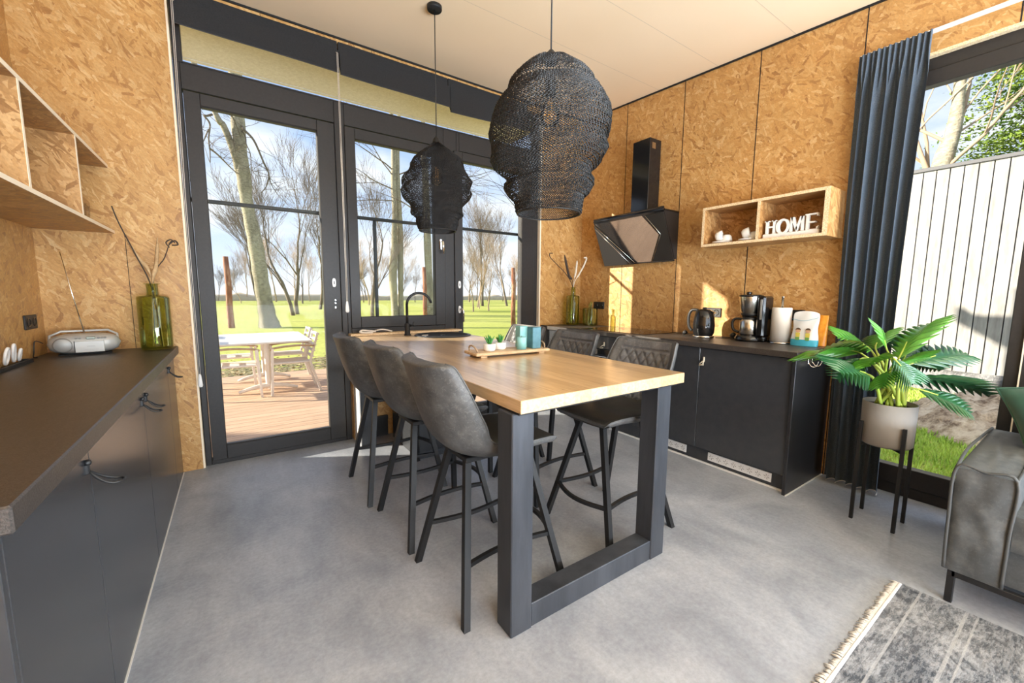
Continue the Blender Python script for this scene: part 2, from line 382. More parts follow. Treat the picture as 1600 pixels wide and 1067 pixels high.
M['silver_dark'] = mat('grey_speaker_grille', (.30, .30, .29), .45, .3)
M['lcd'] = mat('display_grey_green', (.28, .32, .27), .2)
M['paper'] = mat('paper_towel', (.83, .83, .82), .9)
M['orange'] = plain_grain('orange_foil', (.75, .27, .02), (.85, .40, .05), .3, 30)
M['bagblue'] = mat('bag_blue', (.05, .42, .62), .3)
M['skinprint'] = mat('printed_face', (.70, .45, .30), .5); M['hairprint'] = mat('printed_hair', (.10, .06, .04), .5)
M['yellowprint'] = mat('printed_yellow', (.75, .65, .12), .5); M['greenprint'] = mat('printed_green', (.18, .42, .12), .5)
m = pane('clear_bag_plastic', (.88, .92, .95), .8); M['bagplastic'] = mat('cloudy_bag_plastic', (.78, .82, .86), .25)
M['filament'] = mat('filament', (.8, .45, .12), .4); b = M['filament'].node_tree.nodes['Principled BSDF']; b.inputs['Emission Color'].default_value = (1, .6, .25, 1); b.inputs['Emission Strength'].default_value = 0.25
M['amber'] = pane('bulb_glass', (1.0, .90, .72), 1.3)
M['cord'] = mat('blind_cord', (.62, .57, .52), .7)
M['pod'] = plain_grain('dried_pod', (.36, .22, .10), (.55, .38, .20), .8, 40)
M['twig'] = mat('dark_twig', (.045, .03, .022), .8)
M['plume'] = plain_grain('white_plume', (.62, .56, .46), (.78, .72, .62), .95, 90)
# outdoors
m = mat('lawn', (.2, .3, .05), .95, spec=.2); g = G(m); p = g.pos()
n1 = g.noise(p, .12, 4); n2 = g.noise(p, 6, 4, .7)
c = g.ramp(n1, [(.3, (.36, .40, .075)), (.7, (.50, .50, .14))]); c = g.mix(.5, c, g.ramp(n2, [(.3, (.6, .65, .6)), (.7, (1.3, 1.3, 1.2))]), 'MULTIPLY'); g.color(c); g.bump(n2, .5, .05); M['lawn'] = m
M['field'] = plain_grain('far_field', (.17, .27, .13), (.24, .33, .17), .95, .2)
m = mat('bark', (.25, .22, .14), .9, spec=.2); g = G(m); o = g.pos(); n1 = g.noise(g.mapping(o, scale=(1, 1, .35)), 2.5, 5, .6); n2 = g.noise(g.mapping(o, scale=(1, 1, 2.0)), 9, 4, .7)
c = g.ramp(n1, [(.3, (.25, .22, .17)), (.55, (.43, .385, .30)), (.75, (.50, .46, .34))]); c = g.mix(.8, c, g.ramp(n2, [(.3, (.45, .45, .42)), (.7, (1.3, 1.3, 1.25))]), 'MULTIPLY'); g.color(c); g.bump(n2, .6, .05); M['bark'] = m
M['twigs'] = plain_grain('bare_twig_bark', (.13, .10, .075), (.24, .19, .14), .9, 1.0)
M['twigs_warm'] = plain_grain('warm_twig_bark', (.36, .26, .18), (.52, .40, .28), .9, 1.0)
M['hedge'] = plain_grain('winter_hedge', (.42, .36, .26), (.60, .52, .38), .95, .8)
m = mat('redwood_post', (.3, .12, .06), .85); g = G(m); n1 = g.noise(g.mapping(g.pos(), scale=(3, 3, .8)), 3.5, 5, .7); g.color(g.ramp(n1, [(.3, (.14, .05, .03)), (.5, (.30, .12, .06)), (.68, (.50, .30, .20))])); M['post'] = m
m = mat('deck_boards', (.6, .42, .28), .7); g = G(m); p = g.pos(); sp = g.n('ShaderNodeSeparateXYZ'); g.l(p, sp.inputs[0])
fr = g.math('FRACT', g.math('MULTIPLY', sp.outputs[1], 7.0)); gap = g.math('GREATER_THAN', fr, .955)
rw = g.n('ShaderNodeTexWhiteNoise'); rw.noise_dimensions = '1D'; g.l(g.math('FLOOR', g.math('MULTIPLY', sp.outputs[1], 7.0)), rw.inputs['W'])
n1 = g.noise(g.mapping(p, scale=(1, 10, 1)), 4, 5, .6)
c = g.ramp(n1, [(.3, (.46, .30, .19)), (.7, (.64, .45, .31))]); c = g.mix(.4, c, g.ramp(rw.outputs['Value'], [(0, (.75, .72, .7)), (1, (1.15, 1.15, 1.15))]), 'MULTIPLY'); c = g.mix(gap, c, (.06, .035, .02)); g.color(c); M['deck'] = m
m = mat('leaf_litter', (.2, .15, .08), .95); g = G(m); n1 = g.noise(g.pos(), 14, 5, .75); g.color(g.ramp(n1, [(.35, (.06, .045, .02)), (.5, (.22, .20, .07)), (.65, (.55, .42, .25))])); g.bump(n1, .8, .04); M['litter'] = m
M['dryleaf'] = plain_grain('dry_leaves', (.30, .19, .08), (.55, .40, .22), .8, 12)
M['outwhite'] = plain_grain('white_garden_plastic', (.72, .67, .62), (.80, .75, .70), .5, 8)
M['arm_tan'] = plain_grain('teak_armrest', (.40, .27, .16), (.55, .40, .26), .6, 14)
m = mat('weathered_fence_board', (.5, .48, .46), .8); g = G(m); n1 = g.noise(g.mapping(g.pos(), scale=(1, 2, .35)), 6, 5, .6); g.color(g.ramp(n1, [(.3, (.22, .21, .205)), (.7, (.40, .39, .38))])); M['fence'] = m
M['fencecap'] = mat('grey_fence_cap', (.10, .10, .11), .6)
m = mat('black_ground_sheet', (.06, .06, .065), .45); g = G(m); n1 = g.noise(g.pos(), 5, 5, .7); g.color(g.ramp(n1, [(.35, (.045, .045, .05)), (.7, (.22, .22, .23))])); g.bump(n1, .8, .03); M['sheet'] = m
m = mat('sandy_soil', (.5, .38, .26), .95); g = G(m); n1 = g.noise(g.pos(), 7, 7, .7); g.color(g.ramp(n1, [(.38, (.22, .14, .085)), (.5, (.60, .45, .30)), (.62, (.82, .68, .50))])); g.bump(n1, .9, .05); M['mound'] = m
M['gravel'] = plain_grain('pale_gravel', (.42, .40, .36), (.66, .63, .58), .9, 45, bump=.9)
M['blade'] = plain_grain('grass_blade', (.26, .44, .04), (.58, .74, .16), .6, 3)
M['needle'] = plain_grain('conifer_green', (.05, .15, .025), (.30, .38, .05), .6, 1.6)
m = mat('beige_soffit', (.45, .42, .28), .8); g = G(m); n1 = g.noise(g.pos(), 45, 4, .7); g.color(g.ramp(n1, [(.35, (.58, .55, .43)), (.66, (.70, .67, .55))])); M['soffit'] = m
# rug
m = mat('distressed_rug', (.3, .3, .32), .95, spec=.1); g = G(m); p = g.pos()
n1 = g.noise(g.mapping(p, scale=(1.0, 1.5, 1)), 6, 9, .80, dist=.6); n2 = g.noise(g.mapping(p, scale=(1.2, 4.5, 1), rot=(0, 0, .12)), 17, 4, .8); n3 = g.noise(p, 1.6, 3)
c = g.ramp(n1, [(.44, (.020, .030, .046)), (.50, (.12, .135, .16)), (.57, (.34, .36, .395))])
c = g.mix(.42, c, g.ramp(n2, [(.46, (.020, .028, .045)), (.54, (.35, .37, .41))]))
c = g.mix(.22, c, g.ramp(n3, [(.35, (.05, .06, .08)), (.65, (.44, .44, .45))]))
sp = g.n('ShaderNodeSeparateXYZ'); g.l(p, sp.inputs[0])
for yl, wl in ((.335, .004), (.20, .005), (.17, .003), (-.12, .005), (-.16, .003)):
    k1 = g.math('LESS_THAN', g.math('ABSOLUTE', g.math('SUBTRACT', sp.outputs[1], yl)), wl); c = g.mix(g.math('MULTIPLY', k1, .55), c, (.42, .43, .45))
g.color(c); g.bump(n2, .5, .006); M['rug'] = m
M['fringe'] = plain_grain('cream_fringe', (.68, .68, .68), (.80, .80, .80), .95, 40)
# ================================================================ room shell
XL, XR, YB, YR = -0.964, 3.463, 3.62, -4.0
def cz(y): return 3.278-0.0564*(YB-y)
def struct(name, mb, mats, parent=None): return tag(mb.build(name, mats, parent), kind='structure')
struct('floor', MB().box(XL-.15, XR+.12, YR-.15, YB+.16, -.12, 0), M['floor'])
b = MB()   # ceiling, sloping up towards the window wall
b.add([(x, y, cz(y)+dz) for dz in (0, .22) for x, y in ((XL-.2, YR-.2), (XR+.2, YR-.2), (XR+.2, YB+.12), (XL-.2, YB+.12))],
      [(0, 1, 2, 3), (7, 6, 5, 4), (0, 4, 5, 1), (1, 5, 6, 2), (2, 6, 7, 3), (3, 7, 4, 0)])
yy = 2.61
while yy > -3.5:   # plasterboard joints
    b.add([(XL, yy-.002, cz(yy)-.0006), (XR, yy-.002, cz(yy)-.0006), (XR, yy+.002, cz(yy)-.0006), (XL, yy+.002, cz(yy)-.0006)], [(0, 1, 2, 3)], 1); yy -= .575
m = mat('ceiling_joint', (.68, .56, .41), .7)
struct('ceiling', b, [M['ceiling'], m])
WT = 3.52
b = MB().box(XL-.15, -.262, YB, YB+.16, -.12, WT).box(2.835, XR+.15, YB, YB+.16, -.12, WT).box(-.262, 2.835, YB, YB+.16, 3.20, WT).box(.80, 1.825, YB-.0, YB+.15, -.12, .925)
for x in (.27, 1.05, 1.83, 2.6): b.box(x-.0015, x+.0015, YB-.001, YB, 3.2, 3.3, 1)
b.box(XL+.40, XL+.403, YB-.001, YB, .9, 1.66, 1)
struct('wall_back', b, [M['osb'], M['black']])
struct('wall_left', MB().box(XL-.15, XL, YR-.15, YB, -.12, WT), M['osb'])
b = MB().box(XR, XR+.14, 1.02, YB, -.12, WT).box(XR, XR+.14, YR-.15, 1.02, 2.705, WT).box(XR, XR+.14, YR-.15, -3.0, -.12, 2.705)
for y in (2.9886, 2.3371, 1.6954, 1.051, .405): b.box(XR-.0012, XR+.001, y-.003, y+.003, (0 if y > 1.03 else 2.706), cz(y), 1)
struct('wall_right', b, [M['osb'], M['black']])
b = MB().box(XL, -.7, YR-.15, YR, -.12, WT).box(XR-.1, XR, YR-.15, YR, -.12, WT).box(-.7, XR-.1, YR-.15, YR, 2.55, WT)
struct('wall_rear', b, M['osb'])
b = MB().box(XL, XR, YB-.012, YB, cz(YB)-.013, cz(YB)+.01); struct('trim_1', b, M['black'])
b = MB(); b.add([(x, y, cz(y)+dz) for y in (YR, YB) for x, dz in ((XR-.010, -.013), (XR, -.013), (XR, .01), (XR-.010, .01))], [(0, 1, 2, 3), (7, 6, 5, 4), (0, 4, 5, 1), (1, 5, 6, 2), (2, 6, 7, 3), (3, 7, 4, 0)])
struct('trim_2', b, M['black'])
b = MB().box(-.262, -.250, YB-.002, YB+.07, 0, 3.2, 0).box(2.829, 2.845, YB-.004, YB+.04, 0, 3.2, 0); struct('trim_3', b, M['edge_light'])
b = MB().box(.79, 1.83, YB-.06, YB+.05, .922, .94); struct('trim_4', b, M['edge'])      # wooden sill under the middle window
# roof overhang outside, seen through the top light
b = MB().box(-2.0, 3.1, YB+.16, 4.58, 3.235, 3.33).box(-2.0, 3.1, 4.56, 4.60, 3.228, 3.45)
tag(struct('roof_overhang', b, M['soffit']), 'beige soffit of roof overhang outside the top windows', 'roof overhang')
# ---------------------------------------------------------------- windows and glazed doors of the back wall
def ring(mb, x0, x1, z0, z1, w, y0, y1, wl=None, wr=None, wb=None, wt=None, mi=0):
    wl = w if wl is None else wl; wr = w if wr is None else wr; wb = w if wb is None else wb; wt = w if wt is None else wt
    for a in ((x0, x0+wl, z0, z1), (x1-wr, x1, z0, z1), (x0+wl, x1-wr, z0, z0+wb), (x0+wl, x1-wr, z1-wt, z1)):
        if a[1]-a[0] > 1e-4 and a[3]-a[2] > 1e-4: mb.rbox(a[0], a[1], y0, y1, a[2], a[3], .003, mi)
    return mb
def bead(mb, x0, x1, z0, z1, y, w=.012, d=.01, mi=1): return ring(mb, x0, x1, z0, z1, w, y-d, y, mi=mi)
d1 = thing('door_1', loc=(.27, YB+.08, 0), kind='structure')
ring(MB(), -.247, .79, 0, 2.81, .035, YB+.035, YB+.12, wr=.045, wt=.165).build('door_frame', [M['frame']], d1)
b = MB(); ring(b, -.206, .740, .032, 2.635, .09, YB+.025, YB+.095, wr=.128, wt=.08, wb=.105)
ring(b, -.128, .620, .133, 2.56, .010, YB+.03, YB+.05, mi=1); leaf1 = b.build('door_leaf', [M['frame'], M['frame_gap']], d1)
MB().box(-.118, .612, YB+.058, YB+.064, .14, 2.555).build('pane', M['glass'], leaf1)
w1 = thing('window_1', loc=(1.3, YB+.08, .93), kind='structure')
ring(MB(), .79, 1.832, .932, 2.81, .03, YB+.035, YB+.12, wr=.135, wt=.165, wb=.05).build('window_frame', [M['frame']], w1)
b = MB(); ring(b, .818, 1.70, .984, 2.635, .08, YB+.022, YB+.09, wr=.104, wt=.085, wb=.096)
ring(b, .892, 1.602, 1.074, 2.556, .008, YB+.027, YB+.045, mi=1); sash1 = b.build('window_sash', [M['frame'], M['frame_gap']], w1)
MB().box(.898, 1.596, YB+.055, YB+.061, 1.08, 2.55).build('pane', M['glass'], sash1)
b = MB().rbox(1.638, 1.664, YB+.010, YB+.022, 1.70, 1.80, .004).tube([(1.651, YB+.012, 1.775), (1.651, YB-.028, 1.775), (1.655, YB-.032, 1.77), (1.663, YB-.03, 1.66)], [.008, .009, .010, .008], 10)
h = b.build('window_handle', M['chrome'], w1); h['label'] = 'silver window handle'
d2 = thing('door_2', loc=(2.3, YB+.08, 0), kind='structure')
ring(MB(), 1.832, 2.829, 0, 2.81, .03, YB+.035, YB+.12, wr=.06, wt=.165).build('door_frame', [M['frame']], d2)
b = MB(); ring(b, 1.80, 2.765, .032, 2.635, .088, YB+.018, YB+.095, wr=.165, wt=.08, wb=.105)
ring(b, 1.882, 2.605, .133, 2.56, .008, YB+.03, YB+.05, mi=1); leaf2 = b.build('door_leaf', [M['frame'], M['frame_gap']], d2)
MB().box(1.89, 2.597, YB+.058, YB+.064, .14, 2.555).build('pane', M['glass'], leaf2)
def oval(x, z, y, w, hh, n=20): return [(x+w*math.copysign(abs(math.cos(a))**.7, math.cos(a)), z+hh*math.copysign(abs(math.sin(a))**.7, math.sin(a))) for a in [2*PI*k/n for k in range(n)]]
for dd, x, zs, y in ((d1, .690, (1.37,), YB+.025), (d2, 1.845, (1.375, 1.13), YB+.018)):
    for z in zs:
        e_ = MB().prism(oval(x, z, y, .014, .036), y-.009, y, 'y').build('lock_escutcheon', M['plastic_white'], dd); e_['label'] = 'pale oval lock plate'
        MB().box(x-.003, x+.003, y-.0105, y-.009, z-.014, z+.012).build('keyhole', M['black'], e_)
b = MB()
for z in (1.20, 1.165, 1.225): b.lathe([(.0, 0), (.005, .0)], (0, 0, 0), 10) if False else b.prism(oval(.695, z, 0, .005, .005, 12), YB+.021, YB+.026, 'y')
b.build('lock_pin', M['chrome'], d1)
MB().tube([(1.85, YB+.018, 1.135), (1.85, YB-.03, 1.135), (1.862, YB-.035, 1.12), (1.866, YB-.035, 1.01)], [.008, .009, .009, .007], 10).build('door_handle', M['chrome'], d2)
w2 = thing('window_2', loc=(1.3, YB+.08, 2.81), kind='structure')      # long top light
ring(MB(), -.247, 2.829, 2.81, 3.2, .05, YB+.035, YB+.12, wb=.012).build('window_frame', [M['frame']], w2)
MB().box(-.197, 2.78, YB+.07, YB+.076, 2.822, 3.15).build('pane', M['glass'], w2)
# dark screen frame outside the glazing: one long bar with an upright behind the middle window
b = MB().rbox(-.25, 2.83, YB+.125, YB+.150, 1.925, 1.952, .003).rbox(1.055, 1.082, YB+.125, YB+.150, 0, 1.925, .003).rbox(-.26, -.235, YB+.125, YB+.150, 0, 1.952).rbox(2.81, 2.835, YB+.125, YB+.150, 0, 1.952)
tag(b.build('screen_frame', M['bmetal']), 'thin dark metal rail crossing outside all three back panes', 'screen frame')
# ---------------------------------------------------------------- right window
w3 = thing('window_3', loc=(XR+.07, -.9, 0), kind='structure')
def ringx(mb, y0, y1, z0, z1, w, x0, x1, wb=None, wt=None, mi=0):
    wb = w if wb is None else wb; wt = w if wt is None else wt
    for a in ((y0, y0+w, z0, z1), (y1-w, y1, z0, z1), (y0+w, y1-w, z0, z0+wb), (y0+w, y1-w, z1-wt, z1)): mb.rbox(x0, x1, a[0], a[1], a[2], a[3], .003, mi)
    return mb
b = MB(); ringx(b, -3.0, 1.02, 0, 2.705, .06, XR+.04, XR+.12, wb=.07, wt=.085); b.build('window_frame', M['frame'], w3)
b = MB(); ringx(b, .235, .96, .07, 2.62, .055, XR+.03, XR+.10, wb=.12, wt=.085)
s1 = b.build('window_sash', M['frame'], w3); MB().box(XR+.060, XR+.066, .29, .905, .19, 2.535).build('pane', M['glass'], s1)
MB().rbox(XR+.02, XR+.12, .10, .235, .07, 2.62).build('mullion', M['frame'], w3)
MB().box(XR+.018, XR+.0205, .232, .238, .07, 2.62).build('mullion_bead', M['edge_light'], w3)
b = MB(); ringx(b, -2.94, .10, .07, 2.62, .055, XR+.03, XR+.10, wb=.12, wt=.085)
s2 = b.build('window_sash', M['frame'], w3); MB().box(XR+.060, XR+.066, -2.885, .045, .19, 2.535).build('pane', M['glass'], s2)
b = MB().box(XR-.002, XR+.14, -3.0, 1.02, 2.690, 2.707); struct('trim_5', b, M['edge'])
# ================================================================ left cabinets and shelf
CXF, CT = -.375, .858      # door face, underside of worktop
def loop_handle(parent, x, y, z, sx=1, big=1.0, name='handle', L=.085):
    """leather cord loop hanging from a knotted button"""
    b = MB(); b.lathe([(0, -.001), (.0085, 0), (.009, .006), (.0065, .012), (0, .014)], (0, 0, 0), 12)
    R = Matrix.Rotation(sx*PI/2, 4, 'Y')
    b.v = [tuple(R @ Vector(v)+Vector((x, y, z))) for v in b.v]
    b.rbox(x+sx*.002-.006, x+sx*.002+.006, y-.006, y+.006, z-.034, z-.004, .003)
    pts = []
    for k in range(25):
        a = 2*PI*k/24; t = (1-math.cos(a))/2
        w = math.sin(a)*(.35+.65*t)*.024*big
        pts.append((x+sx*(.008+.058*t*big), y+w+.01*t, z-.028-L*big*.42*t-.012*math.sin(PI*t)))
    b.tube(pts, .0032*big, 7, closed=True)
    return b.build(name, M['bmatte'], parent)
edges = [1.066, 1.61, 2.45, 3.265, 3.60]
labs = ['anthracite base cabinet at the open near end of left run', 'wide anthracite base cabinet second from near end, left run', 'wide anthracite base cabinet under the silver radio', 'narrow anthracite base cabinet beneath the left green vase']
for i in range(4):
    y0, y1 = edges[i], edges[i+1]
    c = thing('base_cabinet', labs[i], 'cabinet', (-.67, (y0+y1)/2, 0), group='base cabinets of the left run')
    b = MB().box(XL+.01, CXF-.02, y0+(.0 if i else .018), y1, .085, CT).box(XL+.05, CXF-.032, y0+.018, y1, 0, .085, 1)
    b.build('body', [M['cab_dark'], M['black']], c)
    if i == 0: MB().rbox(XL+.01, CXF, y0-.0005, y0+.0175, 0, CT, .0015).build('side_panel', M['cab'], c)
    dr = MB().rbox(CXF-.019, CXF, y0+.002+(.018 if i == 0 else 0), y1-.002, .008, CT-.004, .0015).build('door', M['cab'], c)
    hy, = [(1.575,), (2.405,), (2.50,), (3.31,)][i]
    loop_handle(dr, CXF, hy, .805, 1, 1.15 if i == 0 else 1.0)
b = MB().rbox(XL+.002, -.345, 1.045, YB-.001, CT, .911, .004)
tag(b.build('worktop', M['worktop']), 'long dark brown worktop on the left cabinet run', 'worktop')
tag(MB().box(CXF-.012, CXF+.004, 1.05, 3.6, .0003, .004).build('trim_6', M['white_strip']), kind='structure')
# left wall shelf
c = thing('wall_shelf', 'long three-bay chipboard wall shelf above the left worktop', 'shelf', (-.79, 2.6, 1.652))
SY0 = 1.15
b = MB().box(XL+.001, -.6095, SY0, YB-.001, 1.652, 1.670).box(XL+.001, -.6095, SY0, YB-.001, 2.053, 2.071).box(XL+.001, -.6095, SY0, SY0+.018, 1.67, 2.053).box(XL+.001, XL+.010, SY0, YB-.001, 1.67, 2.053)
b.build('body', M['osb_shelf'], c)
b = MB().box(-.6095, -.608, SY0, YB-.001, 1.652, 1.670).box(-.6095, -.608, SY0, YB-.001, 2.053, 2.071).box(-.6095, -.608, SY0, SY0+.018, 1.67, 2.053); b.build('front_edge', M['edge_light'], c)
for y in (1.70, 2.325, 2.975): 
    dv = MB().box(XL+.01, -.6095, y-.009, y+.009, 1.67, 2.053).build('divider', M['osb_shelf'], c); MB().box(-.6095, -.608, y-.009, y+.009, 1.67, 2.053).build('front_edge', M['edge_light'], dv)
# plates standing on edge in the shelf
for i, (y, l) in enumerate(((2.352, 'white plate standing upright against left shelf divider'), (2.395, 'second white plate standing upright, farther from the divider'))):
    b = MB().lathe([(0, 0), (.07, .0), (.075, .004), (.105, .014), (.106, .017), (.074, .008), (0, .005)], (0, 0, 0), 36)
    R = Matrix.Rotation(-PI/2+.10, 4, 'X'); b.v = [tuple(R @ Vector(v)+Vector((-.735, y, 1.778))) for v in b.v]
    tag(b.build('plate', M['white']), l, 'plate', 'plates on the left shelf')
def glass_cup(x, y, z, r, h, l, name='drinking_glass', grp='glasses on the left shelf'):
    b = MB().lathe([(0, .001), (r*.78, .001), (r, h), (r-.0025, h), (r*.74, .008), (0, .008)], (x, y, z), 24)
    return tag(b.build(name, M['cglass']), l, 'glass', grp)
glass_cup(-.69, 3.055, 1.6705, .031, .135, 'tall clear glass beside the far shelf divider')
glass_cup(-.66, 3.15, 1.6705, .031, .085, 'short clear glass in the middle of three on shelf')
glass_cup(-.665, 3.245, 1.6705, .031, .085, 'short clear glass nearest the window wall on shelf')
# sockets
def socket(x, y, z, nx, n, label, wall='x'):
    b = MB(); t = thing('wall_socket', label, 'socket', (x, y, z), group='wall sockets')
    W_ = .08*n; x1 = x+nx*.010
    MB().rbox(min(x, x1), max(x, x1), y-W_/2, y+W_/2, z-.04, z+.04, .003).build('cover_plate', M['bmatte'], t)
    for k in range(n):
        yc = y-W_/2+.04+.08*k; R = Matrix.Rotation(nx*PI/2, 4, 'Y')
        q = MB().lathe([(.026, 0), (.024, .003), (.021, .003), (.020, -.006), (0, -.006)], (0, 0, 0), 20); q.v = [tuple(R @ Vector(v)+Vector((x1, yc, z))) for v in q.v]
        q.build('socket_well', M['bplastic'], t)
    return t
socket(XL, 3.41, 1.11, 1, 2, 'black double wall socket above the left worktop')
socket(XR, 1.955, 1.138, -1, 2, 'black wall socket behind the kettle')
socket(XR, 1.33, 1.143, -1, 2, 'black double wall socket behind the paper roll')
socket(XR, 3.30, 1.165, -1, 2, 'black double wall socket behind the small glass bottle')
# radio
rd = thing('radio', 'silver portable radio on the left worktop', 'radio', (-.76, 3.45, .911), rz=.14)
b = MB(); rows = []
for i in range(25):
    t = -1+2*i/24; e1 = (1-abs(t)**3.2)**.42 if abs(t) < 1 else 0.0
    e1 = max(e1, .02); L = .155*t
    rows.append([(L, .085*e1*math.copysign(abs(math.cos(a))**.75, math.cos(a)), .064+(.060*e1)*math.copysign(abs(math.sin(a))**.8, math.sin(a))) for a in [2*PI*k/28 for k in range(28)]])
b.grid(rows, closed=True); b.add(rows[0], [tuple(range(28))], 0); b.add(rows[-1], [tuple(range(28))], 0)
b.build('case', M['silver'], rd, world=False)
for sx in (-1,):
    q = MB().lathe([(0, .004), (.034, .004), (.040, 0), (.042, -.012)], (0, 0, 0), 28); R = Matrix.Rotation(PI/2, 4, 'X'); q.v = [tuple(R @ Vector(v)+Vector((-.085, -.083, .062))) for v in q.v]; q.build('speaker_cover', M['silver_dark'], rd, world=False)
MB().rbox(-.038, .085, -.0885, -.080, .016, .082, .002).build('disc_door', M['silver'], rd, world=False)
MB().box(-.0395, -.0375, -.0892, -.08, .016, .084).build('seam', M['black'], rd, world=False)
MB().rbox(.010, .050, -.0885, -.070, .092, .108, .004).build('display', M['lcd'], rd, world=False)
for x in (-.03, -.015, .062, .077, .09): MB().rbox(x-.006, x+.006, -.084, -.070, .095, .103, .003).build('button', M['silver_dark'], rd, world=False)
MB().box(.012, .045, -.0892, -.088, .05, .053).box(.0, .06, -.0892, -.088, .032, .0335).build('printed_line', M['silver_dark'], rd, world=False)
MB().tube([(-.0, .01, .122), (-.035, .012, .38), (-.062, .015, .60)], [.0035, .0025, .0018], 8).build('antenna', M['chrome'], rd, world=False)
MB().tube([(-.145, .0, .07), (-.145, .03, .11), (-.10, .05, .135), (.10, .05, .135), (.14, .03, .11), (.14, 0, .07)], .007, 8).build('carry_handle', M['silver'], rd, world=False)
MB().box(-.11, .11, -.045, .045, 0, .006).build('foot', M['black'], rd, world=False)
tag(MB().tube(crm([(-.925, 3.42, .985), (-.950, 3.40, 1.0), (-.953, 3.38, .94), (-.945, 3.34, .917), (-.925, 3.32, .916)], 5), .003, 6).build('power_cord', M['bmatte']), 'short black cord looping behind the radio', 'cord')
# bottle vases
def bottle_vase(x, y, z, r, hb, rn, ht, matl, label, name='vase'):
    pr = [(0, .004), (r*.88, .004), (r*.98, .012), (r, .03), (r, hb-.015), (r*.96, hb-.004), (r*.80, hb), (rn*1.15, hb+.004), (rn, hb+.012), (rn*.98, ht-.006), (rn*1.35, ht-.003), (rn*1.35, ht), (rn*.8, ht)]
    inner = [(max(0, a-.004), zz-.0 if zz > .02 else .012) for a, zz in pr[::-1] if zz < ht-.004]
    v = thing(name, label, 'vase', (x, y, z))
    MB().lathe(pr+inner, (x, y, z), 40).build('glass_body', matl, v); return v
vl = bottle_vase(-.435, 3.47, .9112, .082, .345, .030, .425, M['gglass'], 'large green glass bottle vase on the left worktop')
vr = bottle_vase(3.195, 3.455, .9384, .075, .335, .026, .43, M['gglass'], 'tall green glass bottle vase at the worktop corner')
MB().tube(crm([(-.41, 3.48, .93), (-.435, 3.47, 1.30), (-.50, 3.47, 1.52), (-.56, 3.47, 1.70), (-.585, 3.47, 1.80)], 6), .0035, 6).build('dark_stem', M['twig'], vl)
MB().tube(crm([(-.40, 3.44, .93), (-.43, 3.47, 1.36), (-.49, 3.49, 1.50), (-.545, 3.50, 1.62)], 6), [.003]*7+[.008, .012, .014, .013, .011, .009, .008, .007, .005, .004, .002][:12], 7).build('dried_pod', M['pod'], vl)
MB().tube(crm([(-.46, 3.50, .93), (-.43, 3.47, 1.34), (-.405, 3.47, 1.45), (-.385, 3.47, 1.63)], 6), [.003]*7+[.009, .013, .014, .014, .013, .012, .011, .010, .009, .007, .004, .002][:12], 7).build('dried_pod', M['pod'], vl)
b = MB().tube(crm([(-.44, 3.44, .95), (-.425, 3.47, 1.36), (-.36, 3.46, 1.50), (-.325, 3.46, 1.60), (-.30, 3.455, 1.61)], 6), .003, 6)
b.tube(crm([(-.33, 3.46, 1.59), (-.30, 3.46, 1.615), (-.285, 3.45, 1.59), (-.315, 3.46, 1.585)], 5), .005, 6).tube(crm([(-.33, 3.46, 1.57), (-.345, 3.46, 1.60), (-.32, 3.46, 1.62), (-.30, 3.46, 1.60)], 5), .004, 6)
b.build('curled_twig', M['twig'], vl)
MB().tube(crm([(3.21, 3.44, .96), (3.195, 3.455, 1.34), (3.09, 3.45, 1.50), (2.92, 3.44, 1.62), (2.83, 3.43, 1.68), (2.82, 3.43, 1.72), (2.86, 3.43, 1.725)], 6), .0045, 6).build('curled_twig', M['twig'], vr)
MB().tube(crm([(3.18, 3.44, .96), (3.19, 3.455, 1.40), (3.12, 3.45, 1.50), (3.04, 3.44, 1.72)], 6), [.003]*9+[.014]*8+[.010, .004], 7).build('dark_pod', M['twig'], vr)
MB().tube(crm([(3.20, 3.47, .96), (3.20, 3.455, 1.40), (3.225, 3.45, 1.54), (3.23, 3.44, 1.67)], 6), [.003]*9+[.011]*8+[.008, .003], 7).build('white_plume', M['plume'], vr)
MB().tube(crm([(3.17, 3.47, .96), (3.20, 3.455, 1.38), (3.27, 3.44, 1.52), (3.33, 3.43, 1.62), (3.355, 3.42, 1.70), (3.31, 3.42, 1.70)], 6), [.003]*10+[.010]*18+[.007, .005, .003], 7).build('white_plume', M['plume'], vr)
# wide jar and small bottle next to it
vj = bottle_vase(3.335, 3.315, .9384, .085, .195, .02, .245, M['gglass2'], 'squat wide olive glass bottle right of the tall vase')
vb = bottle_vase(3.243, 3.210, .9384, .034, .20, .014, .27, M['gglass'], 'slim small green glass bottle standing before squat jar')
# letter ornament tray
t = thing('ornament_tray', 'black shallow tray at the left end of dark worktop', 'tray', (-.935, 2.85, .911))
MB().box(-.955, -.905, 2.5, 3.185, .9112, .917).box(-.907, -.902, 2.5, 3.185, .9112, .929).box(-.905, -.955, 3.18, 3.185, .9112, .929).build('tray_body', M['bmatte'], t)
def loopy(y, z, w, h, a, label):
    pts = []
    for k in range(28):
        q = 2*PI*k/28; yy = w*math.cos(q); zz = h*math.sin(q); pts.append((-.93+.01*math.sin(q), y+yy*math.cos(a)-zz*math.sin(a), z+yy*math.sin(a)+zz*math.cos(a)))
    b = MB().tube(pts, .0062, 8, closed=True); return tag(b.build('white_ornament', M['white_wood']), label, 'ornament', 'white ornaments in the black tray')
loopy(3.125, .958, .016, .034, .55, 'small white loop ornament at right end of black tray')
loopy(3.06, .975, .018, .050, .5, 'taller white loop ornament second from tray end')
loopy(2.98, .968, .026, .042, .35, 'white loop ornament third from right end of tray')
